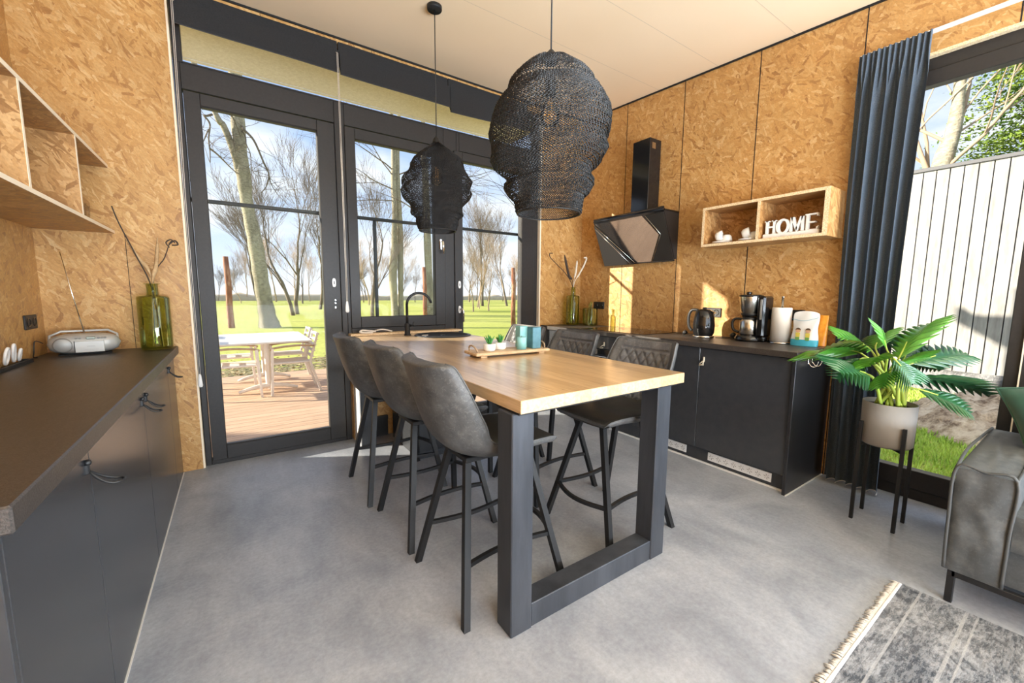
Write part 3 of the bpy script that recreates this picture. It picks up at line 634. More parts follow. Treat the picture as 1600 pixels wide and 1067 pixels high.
# ================================================================ right kitchen run
FX, RT = 2.88, .897
units = [(1.078, 1.70, 'door'), (1.70, 2.30, 'door'), (2.30, 2.955, 'oven'), (2.955, 3.60, 'door')]
rl = ['anthracite cabinet with brass tab at the near end of right run', 'anthracite cabinet under kettle, second from near end of right run', 'oven cabinet with a top drawer beneath the hob', 'anthracite corner cabinet below the tall vase, beside glazed door']
for i, (y0, y1, kd) in enumerate(units):
    c = thing('base_cabinet', rl[i], 'cabinet', (3.17, (y0+y1)/2, 0), group='base cabinets of the right run')
    MB().box(FX+.02, XR-.005, y0, y1, .125, RT).build('body', M['cab_dark'], c)
    MB().box(FX+.04, FX+.055, y0, y1, 0, .125).build('kick_board', M['cab'], c)
    if i == 0: MB().rbox(2.862, XR-.012, 1.058, 1.078, 0, RT, .0015).build('side_panel', M['cab_dark'], c)
    if kd == 'door':
        dr = MB().rbox(FX, FX+.019, y0+.002, y1-.002, .125, RT-.004, .0015).build('door', M['cab'], c)
        hy = {0: 1.665, 1: 2.26, 3: 3.0}[i]
        b = MB().rbox(FX-.014, FX, hy-.007, hy+.007, .79, .83, .004).rbox(FX-.022, FX-.012, hy-.006, hy+.006, .765, .80, .003)
        b.tube([(FX-.016, hy, .80), (FX-.03, hy+.02, .775), (FX-.03, hy+.024, .765), (FX-.018, hy+.004, .77)], .004, 6)
        hd = b.build('handle', M['brass'], dr)
    else:
        dr = MB().rbox(FX, FX+.019, y0+.002, y1-.002, .775, RT-.004, .0015).build('drawer', M['cab'], c)
        hy = 2.66
        MB().rbox(FX-.014, FX, hy-.007, hy+.007, .80, .84, .004).tube([(FX-.012, hy, .815), (FX-.03, hy+.03, .79), (FX-.03, hy+.034, .78), (FX-.014, hy+.004, .785)], .004, 6).build('handle', M['brass'], dr)
        ov = MB().rbox(FX+.002, FX+.019, y0+.005, y1-.005, .20, .765, .002).build('oven_door', M['hobglass'], c)
        MB().tube([(FX-.03, y0+.06, .70), (FX-.03, y1-.06, .70)], .007, 8).build('oven_handle', M['steel'], ov)
        MB().rbox(FX, FX+.019, y0+.002, y1-.002, .128, .195, .001).build('lower_panel', M['cab'], c)
    if i in (0, 1):
        ys = (1.165, 1.610) if i == 0 else (1.79, 2.235)
        vg = MB().rbox(FX+.034, FX+.040, ys[0], ys[1], .036, .098, .001).build('vent_grille', M['plastic_white'], c); vg['label'] = 'white vent grille in the kick board'
        b = MB(); n = 8; st = (ys[1]-ys[0])/n
        for k in range(n):
            yc = ys[0]+st*(k+.5)
            for a in range(3):
                an = PI*a/3+.3; dy = math.cos(an)*.019; dz = math.sin(an)*.019
                for s_ in (-1, 1): b.bar((FX+.0335, yc+s_*dy*.35, .067+s_*dz*.35), (FX+.0335, yc+s_*dy, .067+s_*dz), .004, .0012)
        b.build('vent_slot', M['black'], vg)
tag(MB().box(FX+.028, FX+.039, 1.08, 3.6, .0005, .012).build('trim_7', M['white_strip']), kind='structure')
tag(MB().box(2.86, XR-.012, 1.050, 1.057, .0005, .006).build('trim_8', M['white_strip']), kind='structure')
b = MB().rbox(2.857, XR-.001, 1.052, YB-.001, RT+.001, .9376, .003)
tag(b.build('worktop', M['worktop']), 'dark worktop of the right run with hob and coffee maker', 'worktop')
hb = thing('hob', 'black glass hob set into the right worktop', 'hob', (3.17, 2.62, .938))
MB().rbox(2.925, 3.405, 2.26, 3.03, .9378, .9425, .001).build('glass_top', M['hobglass'], hb)
b = MB()
for cx, cy, r in ((3.05, 2.45, .075), (3.28, 2.45, .095), (3.05, 2.84, .095), (3.28, 2.84, .075)): b.lathe([(r, .9427), (r+.002, .9427)], (cx, cy, 0), 40)
b.build('cooking_zone_ring', M['silver_dark'], hb)
for i, x in enumerate((3.03, 3.09)):
    b = MB().tube(crm([(x, 1.057, .865), (x, 1.045, .85), (x, 1.035, .838), (x+.006, 1.018, .836), (x+.012, 1.008, .852), (x+.014, 1.004, .872)], 4), .003, 7).rbox(x-.006, x+.006, 1.050, 1.0575, .852, .885, .002)
    tag(b.build('coat_hook', M['chrome']), ['chrome hook on cabinet side, left of the pair', 'chrome hook on cabinet side, right of the pair'][i], 'hook', 'hooks on the cabinet side')
# hood
hd = thing('cooker_hood', 'black slanted glass cooker hood with tall chimney on wall', 'cooker hood', (3.36, 2.76, 1.62))
ch = MB().rbox(3.297, XR-.001, 2.565, 2.762, 2.05, 2.751, .002).build('chimney', M['bplastic'], hd)
MB().box(3.330, 3.38, 2.5645, 2.5655, 2.66, 2.715).build('vent_slot', M['steel'], ch)
y0, y1 = 2.33, 3.19
MB().prism([(3.245, 2.045), (XR-.001, 2.05), (XR-.001, 1.625), (3.435, 1.622)], y0+.008, y1-.008, 'y').build('body', M['bmatte'], hd)
MB().prism([(3.215, 2.075), (3.225, 2.082), (3.245, 2.045), (3.235, 2.04)], y0, y1, 'y').rbox(3.215, XR-.002, y0, y1, 2.046, 2.060, .002).build('top_rim', M['bplastic'], hd)
def onp(y, t, off=0.0):      # point on the slanted front, t from top 0 to bottom 1
    a = Vector((3.225, y, 2.055)); b_ = Vector((3.425, y, 1.605)); n = Vector((-.914, 0, -.406)); p = a+(b_-a)*t+n*off; return tuple(p)
def slab(poly, o0, o1, matl, name, parent, mi=0):
    n = len(poly); vs = [onp(y, t, o0) for y, t in poly]+[onp(y, t, o1) for y, t in poly]
    return MB().add(vs, [tuple(range(n)), tuple(range(n, 2*n))[::-1]]+[(i, (i+1) % n, n+(i+1) % n, n+i) for i in range(n)]).build(name, matl, parent)
fp = slab([(y0, 0), (y1, 0), (y1, 1), (y0, 1)], 0, .006, M['bplastic'], 'front_panel', hd)
slab([(y1-.02, .05), (y0+.24, .05), (y0+.10, .45), (y0+.25, .97), (y1-.45, .97)], .0062, .010, M['hoodglass'], 'mirror_glass', hd)
sl = slab([(y1, .08), (y1-.40, 1.0), (y1, 1.0)], .0062, .016, M['bmatte'], 'side_wing', hd); slab([(y0, .05), (y0+.20, .05), (y0+.07, .45), (y0+.23, .97), (y0, .97)], .0062, .014, M['bmatte'], 'side_wing', hd)
b = MB()
for pl in (([(y1-.012, .08), (y1-.42, .97)], .017), ([(y1-.012, .16), (y1-.36, .99)], .017), ([(y0+.20, .06), (y0+.075, .45), (y0+.235, .97)], .0145)):
    pts = [onp(y, t, pl[1]) for y, t in pl[0]]; b.tube(pts, .0022, 6)
b.build('chrome_trim', M['chrome'], hd)
# small wall shelf on the right wall
c = thing('wall_shelf', 'small two-bay chipboard box shelf on the right wall', 'shelf', (3.33, 1.51, 1.68))
X0, X1, Y0, Y1, Z0, Z1, T = 3.2055, XR-.001, 1.079, 1.943, 1.680, 1.991, .02
for za in (Z0, Z1-T): MB().box(X0, X1, Y0, Y1, za, za+T).build('horizontal_board', M['osb_shelf'], c)
for ya, yb in ((Y0, Y0+T*1.4), (Y1-T, Y1)): MB().box(X0, X1, ya, yb, Z0+T, Z1-T).build('side_board', M['osb_shelf'], c)
MB().box(X0, X1, 1.50, 1.52, Z0+T, Z1-T).build('divider', M['osb_shelf'], c)
MB().box(X1-.012, X1, Y0+T, Y1-T, Z0+T, Z1-T).build('back_board', M['osb_shelf'], c)
e_ = .0012
MB().box(X0-e_, X0, Y0, Y1, Z0, Z0+T).box(X0-e_, X0, Y0, Y1, Z1-T, Z1).box(X0-e_, X0, Y0, Y0+T*1.4, Z0+T, Z1-T).box(X0-e_, X0, Y1-T, Y1, Z0+T, Z1-T).box(X0-e_, X0, 1.50, 1.52, Z0+T, Z1-T).build('front_edge', M['edge'], c)
# HOME letters
ho = thing('word_ornament', 'white wooden letters reading HOME on the right wall shelf', 'ornament', (3.27, 1.305, Z0+T))
zb = Z0+T+.0005
MB().rbox(3.235, 3.285, 1.135, 1.485, zb, zb+.030, .003).build('base', M['white_wood'], ho)
def letter(strokes, yl, w, nm='letter', s_=1.0):
    b = MB()
    for st in strokes:
        b.prism([(yl-px*w, zb+.026+pz*.10*s_) for px, pz in st], 3.245, 3.272, 'x')
    return b.build(nm, M['white_wood'], ho)
def rc(x0, x1, z0, z1): return [(x0, z0), (x1, z0), (x1, z1), (x0, z1)]
letter([rc(.12, .30, 0, 1), rc(.70, .88, 0, 1), rc(.30, .70, .50, .60), rc(.02, .40, .93, 1.0), rc(.60, .98, .93, 1.0), rc(.02, .40, 0, .07), rc(.60, .98, 0, .07)], 1.482, .082)
b = MB(); N = 28; ro, ri = [], []
for k in range(N):
    a = 2*PI*k/N; ro.append((1.360+.045*math.cos(a), zb+.076+.053*math.sin(a))); ri.append((1.360+.026*math.cos(a), zb+.076+.040*math.sin(a)))
vs = [(x, y, z) for x in (3.245, 3.272) for pp in (ro, ri) for y, z in pp]; fs = []
for k in range(N):
    j = (k+1) % N; fs += [(k, j, N+j, N+k), (2*N+k, 2*N+j, 3*N+j, 3*N+k), (k, j, 2*N+j, 2*N+k), (N+k, N+j, 3*N+j, 3*N+k)]
b.add(vs, fs).build('letter', M['white_wood'], ho)
letter([[(.05, 0), (.20, 0), (.24, 1.0), (.10, 1.0)], [(.10, 1.0), (.30, 1.0), (.56, .25), (.48, .02)], [(.90, 1.0), (.70, 1.0), (.44, .25), (.52, .02)], [(.95, 0), (.78, 0), (.76, 1.0), (.90, 1.0)], rc(.0, .28, 0, .06), rc(.70, 1.0, 0, .06)], 1.322, .098, s_=1.05)
letter([rc(.12, .30, 0, 1.12), rc(.30, .92, 1.04, 1.14), rc(.30, .78, .52, .61), rc(.30, .95, 0, .10), [(.84, .94), (.96, .94), (.92, 1.06), (.82, 1.06)], [(.84, .22), (1.02, .30), (.95, .08), (.86, .08)], rc(.02, .12, 1.05, 1.12), rc(.02, .12, 0, .06)], 1.228, .085)
# cups and saucers
def cup(x, y, z, tilt, az, label):
    b = MB().lathe([(0, 0), (.022, 0), (.034, .012), (.040, .035), (.041, .055), (.038, .055), (.036, .034), (.029, .012), (0, .008)], (0, 0, 0), 28)
    R = Matrix.Translation((x, y, z)) @ Matrix.Rotation(az, 4, 'Z') @ Matrix.Rotation(tilt, 4, 'X'); b.v = [tuple(R @ Vector(v)) for v in b.v]
    o = thing('coffee_cup', label, 'cup', (x, y, z), group='cups on the small wall shelf'); b.build('bowl', M['white'], o)
    q = MB().tube([(.038, 0, .044), (.054, 0, .044), (.060, 0, .030), (.050, 0, .016), (.034, 0, .015)], .004, 7); q.v = [tuple(R @ Vector(v)) for v in q.v]; q.build('handle', M['white'], o)
for k, (y, w) in enumerate(((1.82, 'left'), (1.61, 'right'))):
    for j in range(2):
        b = MB().lathe([(0, 0), (.04, 0), (.070, .009), (.071, .012), (.038, .005), (0, .005)], (3.29, y, Z0+T+.0008+j*.006), 32)
        tag(b.build('saucer', M['white']), ('upper' if j else 'lower')+' white saucer beneath the %s pair of cups' % w, 'saucer', 'saucers on the small wall shelf')
    cup(3.268, y+.040, Z0+T+.055, 1.35, .35, 'white cup lying tipped on the %s saucers' % w)
    cup(3.30, y-.036, Z0+T+.070, PI, .5, 'white cup standing upside down on the %s saucers' % w)
# kettle
kt = thing('kettle', 'glossy black electric kettle on right worktop', 'kettle', (3.22, 1.885, .938))
K = (3.22, 1.885, .9385)
MB().lathe([(0, 0), (.080, 0), (.082, .012), (.074, .018), (0, .018)], K, 36).build('base', M['chrome'], kt)
MB().lathe([(.072, .019), (.082, .045), (.084, .10), (.078, .165), (.066, .212), (.045, .232), (0, .238)], K, 40, sx=1, sy=1.0).build('body', M['bplastic'], kt)
MB().tube(crm([(K[0]-.02, K[1]+.045, .9385+.225), (K[0]-.03, K[1]+.095, .9385+.222), (K[0]-.035, K[1]+.118, .9385+.17), (K[0]-.035, K[1]+.112, .9385+.09), (K[0]-.03, K[1]+.085, .9385+.05)], 5), .012, 10).build('handle', M['bmatte'], kt)
MB().lathe([(.0, .236), (.018, .238), (.02, .244), (.01, .25), (0, .25)], K, 20).build('lid_knob', M['bmatte'], kt)
MB().prism([(K[1]-.062, 1.13), (K[1]-.095, 1.145), (K[1]-.055, 1.165)], K[0]-.015, K[0]+.015, 'x').build('spout', M['bplastic'], kt)
def cable(pts, label, plug_at=None, name='power_cord'):
    t = thing(name, label, 'cord', pts[0]); MB().tube(crm(pts, 6), .0035, 7).build('cable', M['bmatte'], t)
    if plug_at:
        p = Vector(plug_at); MB().tube([p, p+Vector((-.015, -.02, .004)), p+Vector((-.03, -.04, .010)), p+Vector((-.036, -.048, .012))], [.006, .015, .019, .017], 12).build('plug', M['bmatte'], t)
    return t
cable([(3.19, 1.985, .9425), (3.17, 2.02, .9425), (3.21, 2.055, .9425), (3.26, 2.10, .9425), (3.35, 2.14, .9425), (3.43, 2.16, .9425)], 'black cord with round plug left of the kettle', (3.24, 2.085, .957))
cable([(3.24, 1.79, .9425), (3.30, 1.74, .9425), (3.36, 1.70, .943), (3.30, 1.68, .943), (3.37, 1.66, .945), (3.42, 1.64, .945), (3.32, 1.70, .947)], 'tangled black cord with plug between kettle and coffee maker', (3.33, 1.72, .962))
# coffee maker
cm = thing('coffee_maker', 'steel and black filter coffee maker on right worktop', 'coffee maker', (3.30, 1.535, .938))
cx, cy, z = 3.285, 1.555, .9385
MB().lathe([(0, 0), (.092, 0), (.096, .010), (.088, .038), (.078, .045), (0, .045)], (cx, cy, z), 36).rbox(cx-.03, cx+.085, cy-.125, cy-.02, z, z+.045, .012).build('base', M['bplastic'], cm)
MB().rbox(cx-.05, cx+.09, cy-.125, cy-.068, z+.04, z+.345, .012).build('water_tank', M['bplastic'], cm)
MB().rbox(cx-.054, cx-.050, cy-.108, cy-.094, z+.17, z+.32, .001).build('level_gauge', M['silver_dark'], cm)
MB().lathe([(.058, .215), (.066, .225), (.079, .335), (.079, .338)], (cx, cy, z), 40).build('filter_basket', M['steel'], cm)
MB().lathe([(.079, .338), (.084, .342), (.084, .350), (.05, .356), (0, .356)], (cx, cy, z), 40).rbox(cx-.02, cx+.02, cy+.0, cy+.03, z+.355, z+.378, .006).build('lid', M['bplastic'], cm)
MB().lathe([(.050, .19), (.060, .20), (.062, .216), (0, .216)], (cx, cy, z), 36).build('collar', M['bmatte'], cm)
jg = MB().lathe([(0, .047), (.060, .047), (.066, .056), (.066, .15), (.054, .165)], (cx, cy, z), 40).build('jug', M['steel'], cm)
MB().lathe([(.054, .165), (.056, .172), (.046, .186), (0, .188)], (cx, cy, z), 36).build('jug_lid', M['bmatte'], jg)
MB().tube(crm([(cx-.01, cy+.055, z+.165), (cx-.02, cy+.100, z+.165), (cx-.025, cy+.118, z+.13), (cx-.02, cy+.108, z+.08), (cx-.01, cy+.07, z+.062)], 5), .010, 9).build('jug_handle', M['bmatte'], jg)
# paper roll
pr_ = thing('paper_towel_holder', 'white kitchen paper roll on chrome stand', 'paper roll', (3.33, 1.325, .938))
P_ = (3.325, 1.350, .9385)
MB().lathe([(0, 0), (.076, 0), (.078, .006), (.074, .012), (0, .012)], P_, 40).build('base', M['chrome'], pr_)
MB().lathe([(.008, .012), (.008, .335), (.010, .337), (.010, .345), (0, .346)], P_, 16).build('rod', M['steel'], pr_)
MB().lathe([(.018, .013), (.064, .013), (.0635, .255), (.060, .262), (.018, .262), (.018, .013)], P_, 44).build('paper_roll', M['paper'], pr_)
# bags
bg_ = thing('plastic_bag', 'clear white printed plastic bag with blue bottom by paper roll', 'bag', (3.30, 1.19, .938))
rows = []; nz_ = 16
for i in range(nz_+1):
    t = i/nz_; th = .035*(1-t)**.6+.006; w = .082-.008*t+.004*math.sin(t*9)
    rows.append([(3.30+th*math.sin(a)+.01*t+.003*math.sin(a*5+t*8), 1.185+w*math.copysign(abs(math.cos(a))**.8, math.cos(a)), .9388+.235*t-(.008*math.cos(a*2) if i == nz_ else 0)) for a in [2*PI*k/32 for k in range(32)]])
b = MB().grid(rows, closed=True); k_ = len(b.f)
for fi in range(k_):
    if fi//32 < 3: b.m[fi] = 1
b.build('pouch', [M['bagplastic'], M['bagblue']], bg_)
xf = 3.262
for yc, hc in ((1.215, M['hairprint']), (1.155, M['hairprint'])):
    f_ = MB()
    def disc(y, z, r, xo, n=16, sy=1.0): return [(y+r*math.cos(2*PI*k/n)*sy, z+r*math.sin(2*PI*k/n)) for k in range(n)]
    MB().prism(disc(yc, 1.045, .015, 0), 3.2690, 3.2700, 'x').build('printed_face', M['skinprint'], bg_)
    MB().prism([(yc+.016*math.cos(a), 1.048+.017*math.sin(a)) for a in [PI*k/10 for k in range(11)]]+[(yc-.010, 1.052), (yc+.010, 1.052)], 3.2680, 3.2689, 'x').build('printed_hair', hc, bg_)
    MB().prism([(yc-.014, 1.030), (yc+.014, 1.030), (yc+.012, 1.0), (yc-.012, 1.0)], 3.2655, 3.2665, 'x').build('printed_shirt', M['yellowprint'], bg_)
    MB().prism([(yc-.013, 1.0), (yc+.013, 1.0), (yc+.012, .978), (yc-.012, .978)], 3.2620, 3.2630, 'x').build('printed_trousers', M['greenprint'], bg_)
MB().tube(crm([(3.282, 1.262, 1.125), (3.278, 1.21, 1.115), (3.276, 1.16, 1.12), (3.29, 1.105, 1.14)], 5), .0012, 5).build('blue_line', M['bagblue'], bg_)
rows = []
for i in range(11):
    t = i/10; rows.append([(3.385+(.022*(1-t*.8)+.003)*math.sin(a)+.002*math.sin(7*a+t*6), 1.125+(.045)*math.cos(a), .9388+.215*t) for a in [2*PI*k/24 for k in range(24)]])
tag(MB().grid(rows, closed=True).build('coffee_bag', M['orange']), 'orange foil bag behind the printed plastic bag', 'bag')
# ================================================================ table
TX0, TX1, TY0, TZ, TT = .7913, 1.7464, 1.1026, .92, .048
tb = thing('bar_table', 'high oak table with raw steel frame legs running to window', 'table', (1.27, 2.3, 0))
MB().rbox(TX0, TX1, TY0, YB-.004, TZ-TT, TZ, .002).build('table_top', M['oak'], tb)
zt = TZ-TT
for x0, x1 in ((.778, .876), (1.600, 1.698)):
    MB().rbox(x0, x1, 1.135, 1.233, 0, zt-.006, .004).build('leg', M['rawsteel'], tb)
MB().rbox(.876, 1.600, 1.140, 1.228, .0, .098, .003).build('foot_beam', M['rawsteel'], tb)
MB().box(.79, 1.70, 1.11, 1.26, zt-.006, zt).build('mounting_plate', M['bmetal'], tb)
# support panel and sink cabinet under the wall end of the table
b = MB().rbox(.815, .925, 3.43, YB-.002, 0, zt-.001, .002); b.box(.806, .815, 3.43, YB-.002, 0, zt-.001, 1)
tag(b.build('support_panel', [M['cab'], M['white_strip']]), 'dark upright panel with pale edge under the table at window', 'support panel')
sk = thing('sink_cabinet', 'dark sink cabinet under the window end of the oak table', 'cabinet', (1.42, 3.2, 0))
MB().rbox(1.108, 1.425, 2.905, 3.52, .0, zt-.001, .002).build('body', M['cab'], sk)
MB().rbox(1.110, 1.423, 2.886, 2.904, .06, zt-.005, .002).build('door', M['cab_dark'], sk)
tag(MB().box(.93, 1.09, YB-.02, YB-.001, 0, .15).box(.93, 1.09, YB-.03, YB-.001, .15, .185).build('baseboard_back', M['frame']), kind='structure')
# sink
sn = thing('sink', 'round black sink set into the table by the window', 'sink', (1.475, 3.36, .92))
S_ = (1.505, 3.295, TZ)
MB().lathe([(.219, .0005), (.246, .0005), (.248, .004), (.244, .007), (.222, .007), (.214, .0045)], S_, 56).build('rim', M['bmatte'], sn)
MB().lathe([(.218, .0066), (.212, .0046), (.05, .0018), (0, .0014)], S_, 48).build('bowl', M['black'], sn)
MB().lathe([(.022, .0018), (.020, .0030), (0, .0030)], S_, 24).build('drain', M['chrome'], sn)
fc = thing('tap', 'matt black swan neck tap beside the round sink', 'tap', (1.235, 3.43, .92))
F_ = (1.235, 3.44)
MB().lathe([(0, 0), (.030, 0), (.030, .006), (.024, .010), (.023, .10), (.019, .105), (.014, .108)], (*F_, TZ+.0005), 28).build('base', M['bmetal'], fc)
pts = [(F_[0], F_[1], TZ+.10), (F_[0], F_[1], TZ+.27)]
for k in range(13):
    a = PI-PI*.86*k/12; pts.append((F_[0]+.105+.105*math.cos(a), F_[1]-.03*(k/12), TZ+.27+.10*math.sin(a)))
pts.append((pts[-1][0]+.012, pts[-1][1], pts[-1][2]-.03))
MB().tube(pts, .0115, 14).build('spout', M['bmetal'], fc)
MB().tube([(F_[0]+.02, F_[1]-.01, TZ+.085), (F_[0]+.045, F_[1]-.02, TZ+.09), (F_[0]+.05, F_[1]-.022, TZ+.12)], [.010, .009, .005], 10).build('lever', M['bmetal'], fc)
tag(MB().rbox(1.29, 1.345, 3.235, 3.262, TZ+.0005, TZ+.018, .004).build('overflow_knob', M['chrome']), 'small chrome knob on table beside the tap', 'knob')
# object on the sill
so = thing('garden_shears', 'pale handled pruning shears lying on the window sill', 'shears', (.95, 3.57, .94))
MB().tube(crm([(1.0, 3.585, .953), (.94, 3.575, .962), (.885, 3.572, .968), (.865, 3.565, .955), (.90, 3.555, .948), (.97, 3.55, .947)], 6), .008, 8).build('lower_grip', M['outwhite'], so)
MB().tube(crm([(.99, 3.585, .96), (1.05, 3.585, .968), (1.10, 3.575, .962), (1.14, 3.565, .950)], 6), .006, 8).build('upper_grip', M['outwhite'], so)
MB().lathe([(0, 0), (.012, 0), (.012, .008), (0, .009)], (1.0, 3.585, .960), 16).build('pivot', M['chrome'], so)
# tray with plants and candles
tr = thing('wooden_tray', 'rustic pale wood serving tray with rope handles on the table', 'tray', (1.37, 2.03, .92), rz=0)
A = Vector((1.075, 1.86, 0)); Bv = Vector((1.60, 1.885, 0))
ang = .02; TRM = Matrix.Translation((1.365, 2.045, TZ)) @ Matrix.Rotation(-.06, 4, 'Z')
MB().rbox(-.255, .255, -.085, .085, .012, .030, .004, M=TRM).build('board', M['pine'], tr)
for x in (-.20, .20): MB().rbox(x-.02, x+.02, -.075, .075, 0, .0125, .002, M=TRM).build('runner', M['pine'], tr)
for s_ in (-1, 1):
    pts = []
    for k in range(13):
        a = PI*k/12; pts.append(tuple(TRM @ Vector((s_*(.232+.012*math.sin(a)), -.055*math.cos(a), .032+.035*math.sin(a)))))
    MB().tube(pts, .005, 8).build('rope_handle', M['rope'], tr)
def tp(x, y, z=0): return tuple(TRM @ Vector((x, y, .0305+z)))
for i, (x, y) in enumerate(((-.135, -.015), (-.045, .02))):
    t = thing('potted_succulent', ['small green succulent in white pot, left on tray', 'small green succulent in white pot, beside the pale candle'][i], 'plant', tp(x, y), group='succulents on the tray')
    MB().lathe([(0, 0), (.030, 0), (.036, .008), (.037, .042), (.034, .044), (.033, .036), (0, .036)], tp(x, y), 28).build('pot', M['white'], t)
    b = MB(); rnd = random.Random(5+i)
    for k in range(16):
        a = 2*PI*k/16*2.4+rnd.random(); ti = .10+.5*(k/16); L = .045+.02*rnd.random()
        base = Vector(tp(x, y, .034)); d = Vector((math.cos(a)*math.sin(ti), math.sin(a)*math.sin(ti), math.cos(ti)))
        b.tube([base+d*.0, base+d*L*.4, base+d*L*.8, base+d*L], [.005, .0058, .0035, .0006], 6)
    b.build('leaves', M['succulent'], t)
def candle_round(x, y, r, h, label):
    t = thing('candle', label, 'candle', tp(x, y), group='candles on the tray'); MB().lathe([(0, 0), (r, 0), (r, h-.002), (r-.003, h), (0, h-.002)], tp(x, y), 36).build('wax', M['wax1'], t)
    q = Vector(tp(x, y, h-.002)); MB().tube([q, q+Vector((.001, 0, .010))], .0012, 6).build('wick', M['twig'], t)
candle_round(.075, -.035, .030, .075, 'short round pale turquoise candle at the front of tray')
def candle_sq(x, y, w, h, mm, label):
    t = thing('candle', label, 'candle', tp(x, y), group='candles on the tray'); p = tp(x, y); R = TRM.to_3x3().to_4x4()
    MB().rbox(-w, w, -w, w, 0, h, .003, M=Matrix.Translation(p) @ R).build('wax', mm, t)
    q = Vector(tp(x, y, h)); MB().tube([q, q+Vector((.001, 0, .010))], .0012, 6).build('wick', M['twig'], t)
candle_sq(.125, .042, .030, .135, M['wax1'], 'tall square pale turquoise candle at the back of tray')
candle_sq(.175, -.025, .031, .132, M['wax2'], 'tall square petrol blue candle at right end of tray')
# ================================================================ bar stools
STP = [(.235, .632, .165, .0), (.240, .650, .190, .0), (.215, .664, .205, .004), (.12, .668, .222, .010), (.0, .656, .230, .022), (-.10, .658, .232, .045), (-.175, .685, .232, .075),
       (-.225, .745, .232, .092), (-.258, .83, .230, .085), (-.285, .92, .225, .070), (-.302, .99, .214, .052), (-.310, 1.017, .204, .036), (-.312, 1.030, .182, .022)]
def shell_rows(nn=5, nt=22):
    P = crm(STP, nn); N = len(P); rows = []; inner = []
    for i, (x, z, w, c) in enumerate(P):
        a = P[max(i-1, 0)]; b_ = P[min(i+1, N-1)]; tx, tz = b_[0]-a[0], b_[1]-a[1]; l = math.hypot(tx, tz); nx, nz2 = tz/l*1.0, -tx/l   # inner normal
        if nz2 < 0 and nx < 0: nx, nz2 = -nx, -nz2
        s = i/(N-1); en = min(1.0, min(i, N-1-i)/4.0+.25)
        inn, out = [], []
        for k in range(nt+1):
            t = -1+2*k/nt; q = abs(t)**2.6; lift = c*q
            th = (.040*(1-abs(t)**5)**.5+.010)*en
            p = (x+nx*lift, w*t*(1-.03*q), z+nz2*lift); inn.append(p)
            # outer normal leans sideways near the edges
            sd = math.copysign(q, t)*.5
            out.append((p[0]-nx*th*(1-.3*q), p[1]+sd*th*.6, p[2]-nz2*th*(1-.3*q)))
        rows.append(inn+out[::-1]); inner.append(inn)
    return rows, inner, P
